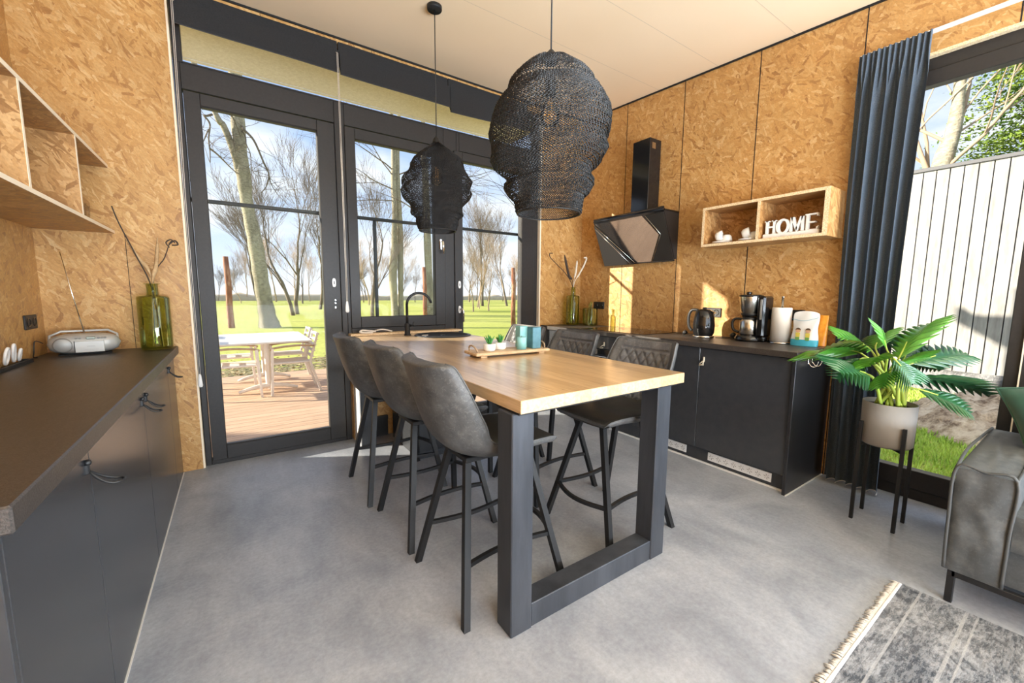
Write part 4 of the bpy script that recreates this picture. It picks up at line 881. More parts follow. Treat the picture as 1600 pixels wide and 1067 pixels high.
def make_stool():
    root = thing('bar_stool', 'x', 'bar stool', (0, 0, 0), group='grey leather bar stools around the high table')
    rows, inner, P = shell_rows(); b = MB(); b.grid(rows, closed=True)
    n = len(rows[0])
    for r in (rows[0], rows[-1]): b.add(r, [(k, k+1, n-2-k, n-1-k) for k in range(n//2-1)], 0, True)
    b.build('seat_shell', M['leather'], root, world=False)
    # dark seat pad facing the sitter
    rr = []
    for i, r in enumerate(inner):
        if i < 5 or i > 31: continue
        pad = []
        for k, p in enumerate(r[1:-1]): pad.append((p[0]+.0015, p[1], p[2]+.0035))
        rr.append(pad)
    # quilted back panel: dense sheet in front of the inner back
    Pn = crm([STP[i] for i in range(6, 12)], 14); rowsq = []; N = len(Pn); acc = 0; prev = None
    for i, (x, z, w, c) in enumerate(Pn):
        a = Pn[max(i-1, 0)]; b_ = Pn[min(i+1, N-1)]; tx, tz = b_[0]-a[0], b_[1]-a[1]; l = math.hypot(tx, tz); nx, nz2 = tz/l, -tx/l
        if prev: acc += math.hypot(x-prev[0], z-prev[1])
        prev = (x, z); row_ = []
        for k in range(61):
            t = (-1+2*k/60)*.80; lift = c*abs(t)**2.6; yv = w*t*(1-.03*abs(t)**2.6)
            u = yv/.060; v = acc/.086; g1 = abs(((u+v) % 1)-.5); g2 = abs(((u-v) % 1)-.5)
            puff = .008*min(1, (1-2*max(g1, g2))*2.2+.02) ; puff = 0.0125*math.sqrt(max(0, min(1, (.5-max(g1, g2))*3.2)))
            edge = min(1, (60-k)/4, k/4, i/4, (N-1-i)/4)
            if acc > .315: puff = .006
            if .300 < acc <= .315: puff = 0.0005
            d = .001+puff*edge
            row_.append((x+nx*(lift+d), yv, z+nz2*(lift+d)))
        rowsq.append(row_)
    q = MB().grid(rowsq).build('quilted_panel', M['quilt'], root, world=False); q['label'] = 'diamond quilted inner back panel'
    sp_ = MB().grid(rr).build('seat_pad', M['leather_dark'], root, world=False); sp_['label'] = 'dark leather seat surface'
    # piping round the shell edge
    for s_ in (-1, 1):
        MB().tube([(r[0 if s_ < 0 else -1][0], r[0 if s_ < 0 else -1][1], r[0 if s_ < 0 else -1][2]) for r in inner[2:-1]], .0035, 6).build('piping', M['leather'], root, world=False)
    MB().rbox(-.17, .17, -.11, .11, .600, .622, .003).build('seat_plate', M['bmetal'], root, world=False)
    for sx in (-1, 1):
        for sy in (-1, 1):
            top = Vector((sx*.150, sy*.080, .612)); bot = Vector((sx*.247, sy*.245, 0)); L = MB()
            w = .0145; vs = []
            for p in (top, bot):
                for i, j in ((-1, -1), (1, -1), (1, 1), (-1, 1)): vs.append((p.x+i*w*.95, p.y+j*w*.95, p.z))
            L.add(vs, [(3, 2, 1, 0), (4, 5, 6, 7), (0, 1, 5, 4), (1, 2, 6, 5), (2, 3, 7, 6), (3, 0, 4, 7)]); L.build('leg', M['bmetal'], root, world=False)
    zf = .215; k_ = zf/.612; fx = .247+(.150-.247)*k_; fy = .245+(.080-.245)*k_
    def arc(p0, p1, bow, nrm):
        out = []
        for i in range(11):
            t = i/10; p = Vector(p0).lerp(Vector(p1), t)+Vector(nrm)*bow*math.sin(PI*t); out.append(p)
        return out
    for p0, p1, nrm, bw in (((-fx, fy, zf), (fx, fy, zf), (0, -1, 0), .03), ((-fx, -fy, zf), (fx, -fy, zf), (0, 1, 0), .03), ((fx, -fy, zf), (fx, fy, zf), (1, 0, 0), .055)):
        MB().tube(arc(p0, p1, bw, nrm), .0125, 4, smooth=False, sq=True).build('footrest_bar', M['bmetal'], root, world=False)
    return root
st0 = make_stool()
stools = [(.905, 1.512, 0.0, 'grey leather bar stool nearest the camera, left table side'), (.893, 2.085, .02, 'grey leather bar stool in the middle, left table side'),
          (.850, 2.645, .0, 'grey leather bar stool next to glazed door, left table side'), (1.695, 1.50, PI, 'quilted grey bar stool nearest the camera, right table side'),
          (1.695, 2.085, PI, 'quilted grey bar stool in the middle, right table side'), (1.70, 2.66, PI+.03, 'quilted grey bar stool half hidden behind the tray candles')]
for i, (x, y, rz, l) in enumerate(stools):
    o = st0 if i == 0 else copy_tree(st0)
    o.location = (x, y, 0); o.rotation_euler = (0, 0, rz); o['label'] = l
# ================================================================ pendant lamps
def pendant(x, y, zt_, zb_, prof, label, seed):
    rnd = random.Random(seed); t = thing('pendant_lamp', label, 'pendant lamp', (x, y, zb_), group='pendant lamps above the table')
    H = zt_-zb_; P = crm([(r, z) for z, r in prof], 12)
    def rad(f):   # f 0 top .. 1 bottom
        for (r0, z0), (r1, z1) in zip(P, P[1:]):
            if z0 <= f <= z1: return r0+(r1-r0)*(f-z0)/(max(z1-z0, 1e-6))
        return P[-1][0]
    NR = 150; NS = 200; b = MB(); vs = []; fs = []
    ph = [rnd.random()*6 for _ in range(8)]; rib = [rnd.uniform(-1, 1) for _ in range(NR+1)]
    ang_off = [(rnd.random()-.5)*.5 for _ in range(NR+1)]
    dz = H/NR
    for i in range(NR+1):
        f = i/NR; wr = .0022
        for k in range(NS):
            a = 2*PI*k/NS
            zig = (1 if (k+i) % 2 else -1)*dz*.58
            tilt = .018*math.sin(a+ph[0]+f*1.2)*math.sin(PI*f)+.008*math.sin(2*a+ph[1]+f*9)*math.sin(PI*f)+.0025*math.sin(7*a+f*40)
            ff = min(1, max(0, f+tilt/H)); r = rad(ff)*(1+.018*math.sin(3*a+ph[2]+f*7)+.008*math.sin(11*a+ph[3]+f*23)); z = zt_-f*H+zig+tilt*.3
            r += rnd.uniform(-.0012, .0012)+.0038*rib[i]
            ca, sa = math.cos(a), math.sin(a)
            for q in range(3):
                an = 2*PI*q/3+.5; vs.append((x+(r+wr*math.cos(an))*ca, y+(r+wr*math.cos(an))*sa, z+wr*math.sin(an)))
        base = i*NS*3
        for k in range(NS):
            k2 = (k+1) % NS
            for q in range(3):
                q2 = (q+1) % 3; fs.append((base+k*3+q, base+k*3+q2, base+k2*3+q2, base+k2*3+q))
    b.add(vs, fs, 0, False); sh = b.build('wire_shade', M['bwire'], t, recalc=False)
    for f in (.10, .30, .52, .74, .90): pass
    R0 = rad(1.0); MB().tube([(x+R0*math.cos(2*PI*k/60), y+R0*math.sin(2*PI*k/60), zb_) for k in range(60)], .0035, 6, closed=True).build('rim_wire', M['bwire'], sh)
    MB().lathe([(0, .045), (.010, .045), (.022, .030), (.028, .0), (.030, -.012), (0, -.012)], (x, y, zt_), 24).build('cap', M['bmetal'], t)
    MB().tube([(x, y, zt_+.04), (x, y, cz(y)-.02)], .0035, 8).build('cable', M['bmatte'], t)
    MB().lathe([(0, -.028), (.048, -.028), (.050, -.024), (.050, .0), (0, .0)], (x, y, cz(y)+.002), 32).build('ceiling_rose', M['bmetal'], t)
    so_ = MB().lathe([(.0, 0), (.020, 0), (.024, -.01), (.024, -.085), (0, -.085)], (x, y, zt_-.07), 24).build('bulb_socket', M['bmatte'], t)
    MB().lathe([(.010, -.155), (.014, -.165), (.022, -.185), (.040, -.21), (.047, -.24), (.040, -.27), (.02, -.285), (0, -.288)], (x, y, zt_), 28).build('bulb', M['amber'], so_)
    MB().tube([(x-.006, y, zt_-.16), (x-.012, y, zt_-.255), (x, y, zt_-.215), (x+.012, y, zt_-.255), (x+.006, y, zt_-.16)], .0012, 5).build('filament', M['filament'], so_)
prof1 = [(0, .030), (.03, .105), (.09, .160), (.15, .195), (.185, .198), (.22, .220), (.30, .258), (.38, .272), (.47, .278), (.525, .268), (.57, .262), (.62, .270), (.68, .250), (.735, .205), (.77, .198), (.81, .212), (.86, .195), (.90, .165), (.95, .160), (1.0, .150)]
pendant(1.27, 1.56, 2.354, 1.668, prof1, 'large black wire pendant lamp nearest the camera', 3)
prof2 = [(0, .03), (.08, .085), (.16, .15), (.24, .185), (.30, .190), (.38, .222), (.44, .245), (.485, .232), (.53, .225), (.565, .248), (.62, .235), (.70, .190), (.76, .176), (.80, .186), (.86, .150), (.92, .148), (1.0, .130)]
pendant(1.244, 2.79, 2.337, 1.735, prof2, 'smaller looking black wire pendant lamp before the window', 9)
# ================================================================ roman blinds
def blind(x0, x1, zb0, zb1, label, sag=0):
    t = thing('roman_blind', label, 'blind', ((x0+x1)/2, 3.57, zb0), group='roman blinds over the back windows')
    yf = 3.575; zt_ = 3.222
    rows = []; b = MB()
    n = 24
    prof = [(0, zt_), (-.003, 3.10), (-.006, 3.065)]
    def zb(u): return zb0+(zb1-zb0)*u
    rows = []
    for (dy, z) in prof: rows.append([(x0+(x1-x0)*k/n, yf+dy-.004*math.sin(9*k/n+x0), z) for k in range(n+1)])
    rows.append([(x0+(x1-x0)*k/n, 3.606, 3.065) for k in range(n+1)]); rows.append([(x0+(x1-x0)*k/n, 3.606, zt_) for k in range(n+1)])
    b.grid(rows); 
    for xe in (0, n): b.add([r[xe] for r in rows], [tuple(range(5))])
    b.add([rows[0][0], rows[0][-1], rows[-1][-1], rows[-1][0]], [(0, 1, 2, 3)])
    b.build('panel', M['blind'], t)
    for j in range(5):      # stacked folds
        q = MB(); rows = []
        for k in range(n+1):
            u = k/n; x = x0+(x1-x0)*u; top = 3.105-.004*j; bot = zb(u)+.021*j-.0015*math.sin(u*7+j); yy = yf-.014-.009*(4-j)
            swing = .010*math.sin(PI*u*2+j*.7); top = 3.135-.012*j+.018*math.sin(PI*u)*(-1 if j else 0)
            rows.append([(x, yy+.004, top-.01*j), (x, yy-.004, bot+.03+swing*.3), (x, yy-.006, bot+.004), (x, yy, bot), (x, yy+.007, bot+.004), (x, yy+.010, bot+.04)])
        rows = [list(r) for r in zip(*rows)]
        q.grid(rows).build('fold', M['blind'], t); MB().tube([(p[0], p[1]-.003, p[2]+.002) for p in rows[3]], .0022, 5).build('fold_piping', M['blind_edge'], t)
    return t
blind(-.215, .772, 2.983, 2.972, 'black roman blind folded up above the left glazed door')
blind(.780, 1.712, 2.962, 2.955, 'black roman blind folded up above the middle window')
blind(1.716, 2.61, 2.915, 2.945, 'black roman blind folded up lower above right glazed door')
def cordset(x, y, z0, z1, label, dx=0):
    t = thing('blind_cord', label, 'cord', (x, y, z1), group='pull cords of the blinds')
    b = MB()
    for o in (-.004, .004): b.tube([(x+dx+o, 3.574, z0+.03), (x+dx*.6+o, y+.02, z0+.015), (x+dx*.5+o, y, z0), (x+o, y-.004, (z0+z1)/2), (x+o, y, z1)], .0018, 6)
    b.build('string', M['cord'], t)
    MB().lathe([(0, .005), (.007, .0), (.012, -.045), (.014, -.075), (.010, -.088), (0, -.090)], (x, y, z1), 16, sy=.6).build('pull_weight', M['plastic_white'], t)
cordset(.757, 3.50, 3.10, 1.215, 'pale blind cord with white weight beside the middle window')
cordset(-.232, 3.50, 3.10, .715, 'pale blind cord with white weight left of the glazed door', dx=.03)
# ================================================================ curtain and rail
rl_ = MB().rbox(XR-.062, XR-.042, -3.0, 1.055, 2.792, 2.812, .002); 
for y in (-2.6, -1.6, -.6, .15): rl_.box(XR-.06, XR-.001, y-.01, y+.01, 2.805, 2.812)
tag(rl_.build('curtain_rail', M['plastic_white']), 'white curtain rail along the wall above right window', 'curtain rail')
ct_ = thing('curtain', 'long charcoal pleated curtain beside the right window', 'curtain', (3.39, .88, .012))
rows = []; nz2, ny = 60, 220
for i in range(nz2+1):
    t = i/nz2; z = 2.80-(2.80-.016)*t; row_ = []
    for k in range(ny+1):
        u = k/ny; yl = 1.050-.02*t+.006*math.sin(t*5); yr = .718+.02*math.sin(t*2.5)-.0*t; y = yl+(yr-yl)*u
        head = smoothstep(.09, .03, t)
        fine = math.sin(u*2*PI*13)*.010; broad = math.sin(u*2*PI*5.5+.7*math.sin(t*3)+1.0)*(.026+.012*t)+math.sin(u*2*PI*2.3+t*1.5)*.010
        pinch = math.exp(-((t-.075)/.03)**2)
        a = fine*(head+.8*pinch)+broad*(1-head*.85)*(1-.35*pinch)
        row_.append((3.375+a, y+.010*math.cos(u*2*PI*5.5+1)*(1-head), z))
    rows.append(row_)
MB().grid(rows).build('fabric', M['curtain'], ct_)
MB().tube([(p[0], p[1], p[2]-.001) for p in rows[-1][::4]], .003, 5).build('bottom_hem', M['plastic_white'], ct_)
# ================================================================ plant on stand
pc = Vector((2.995, .635, 0))
ps = thing('plant_stand', 'black metal four-legged plant stand by the curtain', 'plant stand', tuple(pc))
for sx in (-1, 1):
    for sy in (-1, 1):
        p = pc+Vector((sx*.092, sy*.092, 0)); MB().rbox(p.x-.0085, p.x+.0085, p.y-.0085, p.y+.0085, 0, .585, .001).build('leg', M['bmetal'], ps)
b = MB()
for sx, sy in ((1, 1), (1, -1)): b.bar(pc+Vector((-.088*sx, -.088*sy, .452)), pc+Vector((.088*sx, .088*sy, .452)), .014, .010)
b.build('cross_bar', M['bmetal'], ps)
pl = thing('potted_plant', 'large leafy green plant in grey pot on the black stand', 'plant', (pc.x, pc.y, .458))
MB().lathe([(0, .459), (.105, .459), (.114, .470), (.117, .70), (.110, .70), (.108, .675), (0, .675)], (pc.x, pc.y, 0), 56).build('pot', M['pot'], pl)
MB().lathe([(.107, .676), (.05, .682), (0, .684)], (pc.x, pc.y, 0), 32).build('soil', M['soil'], pl)
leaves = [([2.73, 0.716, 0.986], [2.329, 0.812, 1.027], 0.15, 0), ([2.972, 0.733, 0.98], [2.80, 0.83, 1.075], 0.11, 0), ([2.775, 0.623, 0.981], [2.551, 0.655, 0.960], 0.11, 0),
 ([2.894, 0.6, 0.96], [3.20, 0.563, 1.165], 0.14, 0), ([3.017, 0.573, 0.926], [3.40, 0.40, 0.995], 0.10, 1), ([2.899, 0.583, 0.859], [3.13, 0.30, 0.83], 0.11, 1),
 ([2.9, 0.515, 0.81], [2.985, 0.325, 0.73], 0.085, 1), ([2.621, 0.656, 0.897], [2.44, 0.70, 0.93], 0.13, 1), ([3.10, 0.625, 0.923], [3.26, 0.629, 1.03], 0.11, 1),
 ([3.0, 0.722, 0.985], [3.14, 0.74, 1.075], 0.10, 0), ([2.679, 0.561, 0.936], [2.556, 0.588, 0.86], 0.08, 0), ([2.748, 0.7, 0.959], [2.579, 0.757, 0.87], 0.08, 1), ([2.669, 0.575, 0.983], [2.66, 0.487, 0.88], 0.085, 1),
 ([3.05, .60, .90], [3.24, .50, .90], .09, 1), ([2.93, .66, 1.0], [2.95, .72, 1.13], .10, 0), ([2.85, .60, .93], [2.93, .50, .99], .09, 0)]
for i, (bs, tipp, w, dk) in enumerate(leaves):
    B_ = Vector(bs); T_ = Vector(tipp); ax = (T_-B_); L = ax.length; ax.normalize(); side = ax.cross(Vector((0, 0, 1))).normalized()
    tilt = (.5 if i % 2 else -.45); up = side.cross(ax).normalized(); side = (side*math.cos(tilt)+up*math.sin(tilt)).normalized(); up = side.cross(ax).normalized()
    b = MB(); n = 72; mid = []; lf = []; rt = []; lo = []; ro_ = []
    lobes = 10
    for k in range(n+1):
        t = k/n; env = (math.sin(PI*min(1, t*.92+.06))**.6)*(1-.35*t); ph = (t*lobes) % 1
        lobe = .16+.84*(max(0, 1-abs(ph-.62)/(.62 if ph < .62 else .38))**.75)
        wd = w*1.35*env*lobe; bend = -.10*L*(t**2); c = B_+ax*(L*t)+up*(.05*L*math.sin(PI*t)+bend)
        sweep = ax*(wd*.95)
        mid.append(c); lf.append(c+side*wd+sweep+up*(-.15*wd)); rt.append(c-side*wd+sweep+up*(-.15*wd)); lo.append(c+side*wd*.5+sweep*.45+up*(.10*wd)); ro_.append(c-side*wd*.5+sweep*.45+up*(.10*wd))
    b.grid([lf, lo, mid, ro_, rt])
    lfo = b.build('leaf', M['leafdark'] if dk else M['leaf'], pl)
    a = 2*PI*i/16; s0 = Vector((pc.x+.06*math.cos(a), pc.y+.06*math.sin(a), .68))
    midp = s0.lerp(B_, .5)+Vector((0, 0, .05))
    MB().tube(crm([tuple(s0), tuple(midp), tuple(B_), tuple(B_.lerp(T_, .35)+up*.045*L)], 5), [.009]*4+[.007]*5+[.0045]*4+[.003]*3, 7).build('stem', M['stem'], lfo)
# ================================================================ sofa, cushion, rug
sf = thing('sofa', 'grey leather sofa with piped box arm by the right window', 'sofa', (2.9, -.8, 0))
def soft_box(x0, x1, y0, y1, z0, z1, bul=.02, n=10, wr=.004, seed=0):
    b = MB(); rn = random.Random(seed)
    c = Vector(((x0+x1)/2, (y0+y1)/2, (z0+z1)/2)); hx, hy, hz = (x1-x0)/2, (y1-y0)/2, (z1-z0)/2
    def face(o, u, v, nrm):
        rows = []
        for i in range(n+1):
            r = []
            for j in range(n+1):
                a, b2 = -1+2*i/n, -1+2*j/n; k = (1-a**4)*(1-b2**4)
                d = bul*k+wr*vnoise(a*3+seed, b2*3+seed*2)*k; p = c+o+u*a+v*b2+nrm*d; r.append(tuple(p))
            rows.append(r)
        b.grid(rows)
    X, Y, Z = Vector((hx, 0, 0)), Vector((0, hy, 0)), Vector((0, 0, hz))
    face(X, Y, Z, Vector((1, 0, 0))); face(-X, Y, Z, Vector((-1, 0, 0))); face(Y, X, Z, Vector((0, 1, 0))); face(-Y, X, Z, Vector((0, -1, 0))); face(Z, X, Y, Vector((0, 0, 1))); face(-Z, X, Y, Vector((0, 0, -1)))
    return b
arm = soft_box(2.42, 3.31, .128, .286, .145, .588, .012, 16, .005, 2).build('arm', M['sofa'], sf)
b = MB()
for (ya, yb) in ((.128, .286),):
    b.tube(crm([(2.418, ya, .15), (2.414, ya, .37), (2.418, ya, .588), (2.417, (ya+yb)/2, .594), (2.418, yb, .590), (2.412, yb+.004, .37), (2.418, yb, .15)], 5), .006, 7)
    b.tube(crm([(2.418, yb, .590), (2.72, yb+.012, .598), (3.0, yb+.004, .602), (3.31, yb, .592)], 5), .006, 7).tube(crm([(2.418, ya, .588), (2.72, ya-.006, .596), (3.0, ya+.002, .600), (3.31, ya, .590)], 5), .006, 7)
b.build('piping', M['piping'], arm)
soft_box(2.47, 3.31, -1.95, .125, .145, .30, .005, 10, .004, 4).build('seat_base', M['sofa'], sf)
soft_box(2.44, 3.10, -.90, .122, .302, .445, .02, 12, .006, 5).build('seat_cushion', M['sofa'], sf)
soft_box(2.44, 3.10, -1.95, -.905, .302, .445, .02, 12, .006, 6).build('seat_cushion', M['sofa'], sf)
soft_box(3.10, 3.31, -1.95, .122, .302, .80, .02, 12, .006, 7).build('back_rest', M['sofa'], sf)
for y in (.262, -1.85):
    b = MB().rbox(2.425, 3.28, y-.012, y+.012, .118, .144, .002).rbox(2.425, 2.45, y-.012, y+.012, 0, .12, .002).rbox(3.255, 3.28, y-.012, y+.012, 0, .12, .002); b.build('leg_frame', M['bmetal'], sf)
MB().rbox(2.425, 2.45, -1.85, .262, .118, .143, .002).build('front_rail', M['bmetal'], sf)
# cushion
cu = MB(); n = 18; fr_, bk = [], []
CM = Matrix.Translation((2.97, -.012, .728)) @ Matrix.Rotation(.10, 4, 'Y') @ Matrix.Rotation(-.35, 4, 'X') @ Matrix.Rotation(PI/2, 4, 'Z')
for i in range(n+1):
    a_, b2 = [], []
    for j in range(n+1):
        u, v = -1+2*i/n, -1+2*j/n; pin = 1-.10*(1-abs(u)**2)*abs(v)**3-.0; hw = .215
        x = u*hw*(1-.10*(1-v*v)); z = v*hw*(1-.10*(1-u*u)); th = .065*((1-u**4)*(1-v**4))**.6
        a_.append(tuple(CM @ Vector((x, th, z)))); b2.append(tuple(CM @ Vector((x, -th, z))))
    fr_.append(a_); bk.append(b2)
ctn = thing('cushion', 'dark green velvet cushion leaning against the sofa arm', 'cushion', (2.92, 0, .47))
cu.grid(fr_).grid(bk); cu.build('cover', M['velvet'], ctn)
per = [fr_[i][0] for i in range(n+1)]+[fr_[n][j] for j in range(1, n+1)]+[fr_[i][n] for i in range(n-1, -1, -1)]+[fr_[0][j] for j in range(n-1, 0, -1)]
MB().tube(per, .005, 6, closed=True).build('piping', M['velvet'], ctn)
# rug
rg = thing('rug', 'distressed blue grey rug with cream fringe in the corner', 'rug', (1.4, -.6, 0))
rows = [[(.25+(2.395-.25)*i/30, -2.2+2.6*j/30+.0, .010+.0012*math.sin(i*1.3+j*.8)) for j in range(31)] for i in range(31)]
b = MB().grid(rows); b.box(.25, 2.395, -2.2, .40, .0008, .0085); b.build('pile', M['rug'], rg)
MB().rbox(.25, 2.39, .396, .408, .001, .0135, .003).build('woven_edge', M['fringe'], rg)
b = MB(); rnd = random.Random(4); xx = .25
while xx < 2.39:
    L = .022+.014*rnd.random(); dx = rnd.uniform(-.008, .008)
    b.tube([(xx, .404, .008), (xx+dx*.5, .404+L*.5, .009), (xx+dx, .404+L, .003)], [.0028, .0032, .0014], 5); xx += .0055
fr = b.build('fringe', M['fringe'], rg); fr['kind'] = 'stuff'
# ================================================================ outdoors
# lawn with an opening for the lodge
b = MB().box(-60, -1.2, 3.8, 88, -.5, -.2).box(-1.2, 30, 8.2, 88, -.5, -.2).box(30, 90, -12, 88, -.5, -.2).box(3.62, 30, -12, 8.2, -.5, -.2).box(-60, 30, 88, 88.1, -.5, -.2)
struct('ground', b, M['lawn'])
struct('far_field', MB().box(-120, 160, 88.1, 260, -.6, -.15), M['field'])
struct('deck', MB().box(-3.5, 3.62, YB+.16, 8.15, -.26, -.12), M['deck'])
struct('paving_strip', MB().box(3.61, 3.62+.45, -6, 3.78, -.3, -.17), M['gravel'])
b = MB(); rows = []
for i in range(50):
    rows.append([(-3.5+i*.32, 8.16+1.9*j/12+.12*math.sin(i*1.7)*(1 if j == 12 else 0), -.19+.02*vnoise(i*.7, j*.9)+(0.0)) for j in range(13)])
struct('planting_bed', MB().grid(rows), M['litter'])
b = MB(); rnd = random.Random(11)
for k in range(1500):
    x = rnd.uniform(-3, 11); y = 8.2+abs(rnd.gauss(0, 1.1)); z = -.15+rnd.uniform(0, .03); a = rnd.uniform(0, 6.28); s_ = rnd.uniform(.02, .05); tl = rnd.uniform(-.7, .7)
    c_, s2_ = math.cos(a)*s_, math.sin(a)*s_
    b.add([(x+c_, y+s2_, z+tl*s_), (x-s2_*.6, y+c_*.6, z), (x-c_, y-s2_, z-tl*s_*.2), (x+s2_*.6, y-c_*.6, z+.3*s_)], [(0, 1, 2, 3)])
tag(b.build('fallen_leaves', M['dryleaf'], recalc=False), 'dry brown fallen leaves scattered along the deck edge', 'leaves', kind='stuff')
# ---------------------------------------------------------------- trees
def grow(b, p, d, r, L, depth, rnd, spread=.5, minr=.012, sides=5, upb=.12, kids=(2, 3)):
    pts = [p]; rs = [r]; q = Vector(p); dd = Vector(d)
    n = 4 if depth > 1 else 3
    for k in range(n):
        dd = (dd+Vector((rnd.gauss(0, .11), rnd.gauss(0, .11), rnd.gauss(0, .05)+upb*.3))).normalized(); q = q+dd*L/n; pts.append(q.copy()); rs.append(max(minr*.7, r*(1-.42*(k+1)/n)))
    b.tube(pts, rs, sides if depth > 2 else 3, cap=False, smooth=True)
    if depth <= 0: return
    for k in range(rnd.randint(*kids)+ (1 if depth > 2 else 0)):
        i = rnd.randint(2, n) if depth > 1 else rnd.randint(1, n)
        ax = Vector((rnd.gauss(0, 1), rnd.gauss(0, 1), rnd.gauss(0, .3))); ax = (ax-dd*ax.dot(dd)).normalized()
        nd = (dd+ax*spread*rnd.uniform(.6, 1.5)+Vector((0, 0, upb))).normalized()
        grow(b, pts[i], nd, max(minr, rs[i]*.52), L*rnd.uniform(.6, .82), depth-1, rnd, spread, minr, sides, upb, kids)
    grow(b, pts[-1], dd, max(minr, rs[-1]*.9), L*.78, depth-1, rnd, spread, minr, sides, upb, kids)
def trunk(name, pts, rs, label, branches=(), seed=1, matl='bark', bend_depth=3, tw='twigs', cat='tree', minr=.02, blen=3.0, group=None):
    t = thing(name, label, cat, pts[0], group=group); P = crm([tuple(p)+(r,) for p, r in zip(pts, rs)], 6)
    MB().tube([p[:3] for p in P], [p[3]*(1+.05*math.sin(i*1.9)) for i, p in enumerate(P)], 14, cap=True).build('trunk', M[matl], t)
    if branches:
        rnd = random.Random(seed); b = MB()
        for (p, d, r, L) in branches: grow(b, Vector(p), Vector(d).normalized(), r, L, bend_depth, rnd, .55, minr, 6, -.02, (1, 2))
        b.build('branches', M[tw], t)
    return t
# big leaning beech seen through the left door
t = trunk('beech_tree', [(1.20, 20, -.40), (1.10, 20, .3), (.97, 20, 1.65), (.84, 20, 3.27), (.64, 20, 4.82), (.58, 20, 5.98), (.54, 20, 6.87), (.52, 20, 8.19), (.6, 20.1, 12), (.9, 20.3, 16)], [.48, .33, .28, .27, .22, .25, .22, .24, .20, .1],
      'large leaning mossy tree trunk outside the left glazed door',
      (), 5, minr=.012)
hb_ = MB()
for pts, r0 in (([(.60, 19.9, 7.8), (.702, 19.6, 7.548), (.996, 19.5, 7.185), (1.275, 19.5, 6.419), (1.428, 19.5, 6.003), (1.314, 19.5, 5.516), (1.10, 19.5, 5.213)], .05), ([(1.33, 19.5, 6.3), (1.428, 19.5, 6.003), (1.50, 19.5, 5.6), (1.765, 19.5, 5.155)], .03),
    ([(.60, 19.9, 7.7), (.719, 19.6, 7.3), (.73, 19.5, 7.0), (.84, 19.5, 6.676), (.869, 19.5, 6.08), (1.027, 19.5, 5.84)], .03), ([(-.30, 19.8, 7.95), (-.45, 19.6, 7.8), (-.531, 19.5, 7.746), (-.38, 19.5, 7.5), (-.447, 19.5, 6.977), (-.439, 19.5, 6.5), (-.459, 19.5, 6.1)], .045),
    ([(-.44, 19.5, 6.62), (-.22, 19.5, 6.45), (-.006, 19.55, 6.235), (.281, 19.7, 5.98), (.50, 19.85, 5.9)], .04), ([(-.43, 19.5, 7.3), (-.60, 19.6, 6.9), (-.75, 19.6, 6.5)], .025), ([(.1, 19.6, 8.2), (.35, 19.5, 7.9), (.56, 19.7, 7.3)], .035)):
    P_c = crm(pts, 5); n_ = len(P_c); hb_.tube(P_c, [r0*(1-.7*k/n_) for k in range(n_)], 6)
    rq = random.Random(int(r0*1000)+len(pts))
    for k in range(3, n_, 3):
        q0 = Vector(P_c[k]); grow(hb_, q0, Vector((rq.gauss(0, 1), rq.gauss(0, .4), rq.gauss(-.1, .8))).normalized(), .012, .5, 2, rq, .6, .005, 4, 0, (1, 2))
hb_.build('branches', M['twigs'], t)
MB().tube(crm([(.58, 20, 5.55), (.42, 19.97, 6.20), (.26, 19.95, 6.96), (.03, 19.9, 7.67), (-.18, 19.85, 8.02), (-1.0, 19.8, 10.5)], 5), [.15]*5+[.12]*5+[.115]*6+[.09]*5, 10).build('side_trunk', M['bark'], t)
# pair of smooth trunks and a third seen through the middle window
for k, (pts, rs, l, br) in enumerate((
    ([(8.86, 27, -.4), (8.84, 27, .6), (8.78, 27, 2.06), (8.83, 27, 3.16), (8.93, 27, 4.16), (8.96, 27, 5.24), (9.02, 27, 6.64), (9.0, 27, 8.4), (9.05, 27, 10.3), (8.9, 27, 14)], [.25, .22, .26, .27, .21, .19, .16, .18, .16, .1], 'left one of the paired pale trunks outside middle window', [((9.0, 27, 8.0), (-1, -.3, .1), .045, 2.6), ((9.0, 27, 9.2), (-1, -.1, .45), .045, 2.4), ((9.0, 27, 7.3), (-1, -.2, -.02), .04, 2.4), ((9.0, 27, 8.8), (-1, -.3, .9), .04, 2.2)]),
    ([(9.30, 27.1, -.4), (9.31, 27.1, .6), (9.33, 27.1, 2.0), (9.35, 27.1, 3.18), (9.39, 27.1, 5.28), (9.36, 27.1, 6.68), (9.31, 27.1, 8.30), (9.32, 27.1, 10.3), (9.6, 27.1, 14)], [.22, .19, .18, .19, .19, .17, .16, .15, .1], 'right one of the paired pale trunks outside middle window', [((9.36, 27, 8.0), (.9, -.3, .9), .045, 2.8), ((9.35, 27, 9.0), (1, -.3, .4), .045, 2.4), ((9.36, 27, 7.4), (.8, -.2, -.5), .035, 2.2)]),
    ([(11.0, 26, -.4), (10.96, 26, .6), (10.84, 26, 5.29), (10.78, 26, 9.04), (10.69, 26, 10.3), (10.7, 26, 13)], [.27, .24, .24, .20, .18, .1], 'mossy straight trunk behind smaller pendant lamp', [((10.8, 26, 6.4), (-1, -.2, .1), .05, 2.2), ((10.8, 26, 8.2), (1, -.2, .5), .05, 3.0), ((10.8, 26, 7.5), (1.2, -.2, .7), .045, 2.8)]))):
    trunk('tree', pts, rs, l, br, 20+k, minr=.010)
trunk('tree', [(-10.65, 10.4, -.3), (-10.6, 10.4, 4), (-10.7, 10.4, 10)], [.30, .27, .20], 'added unseen trunk left of the deck, shading the middle window', (), 33)  # out-of-view trunk added to keep sun off the middle window
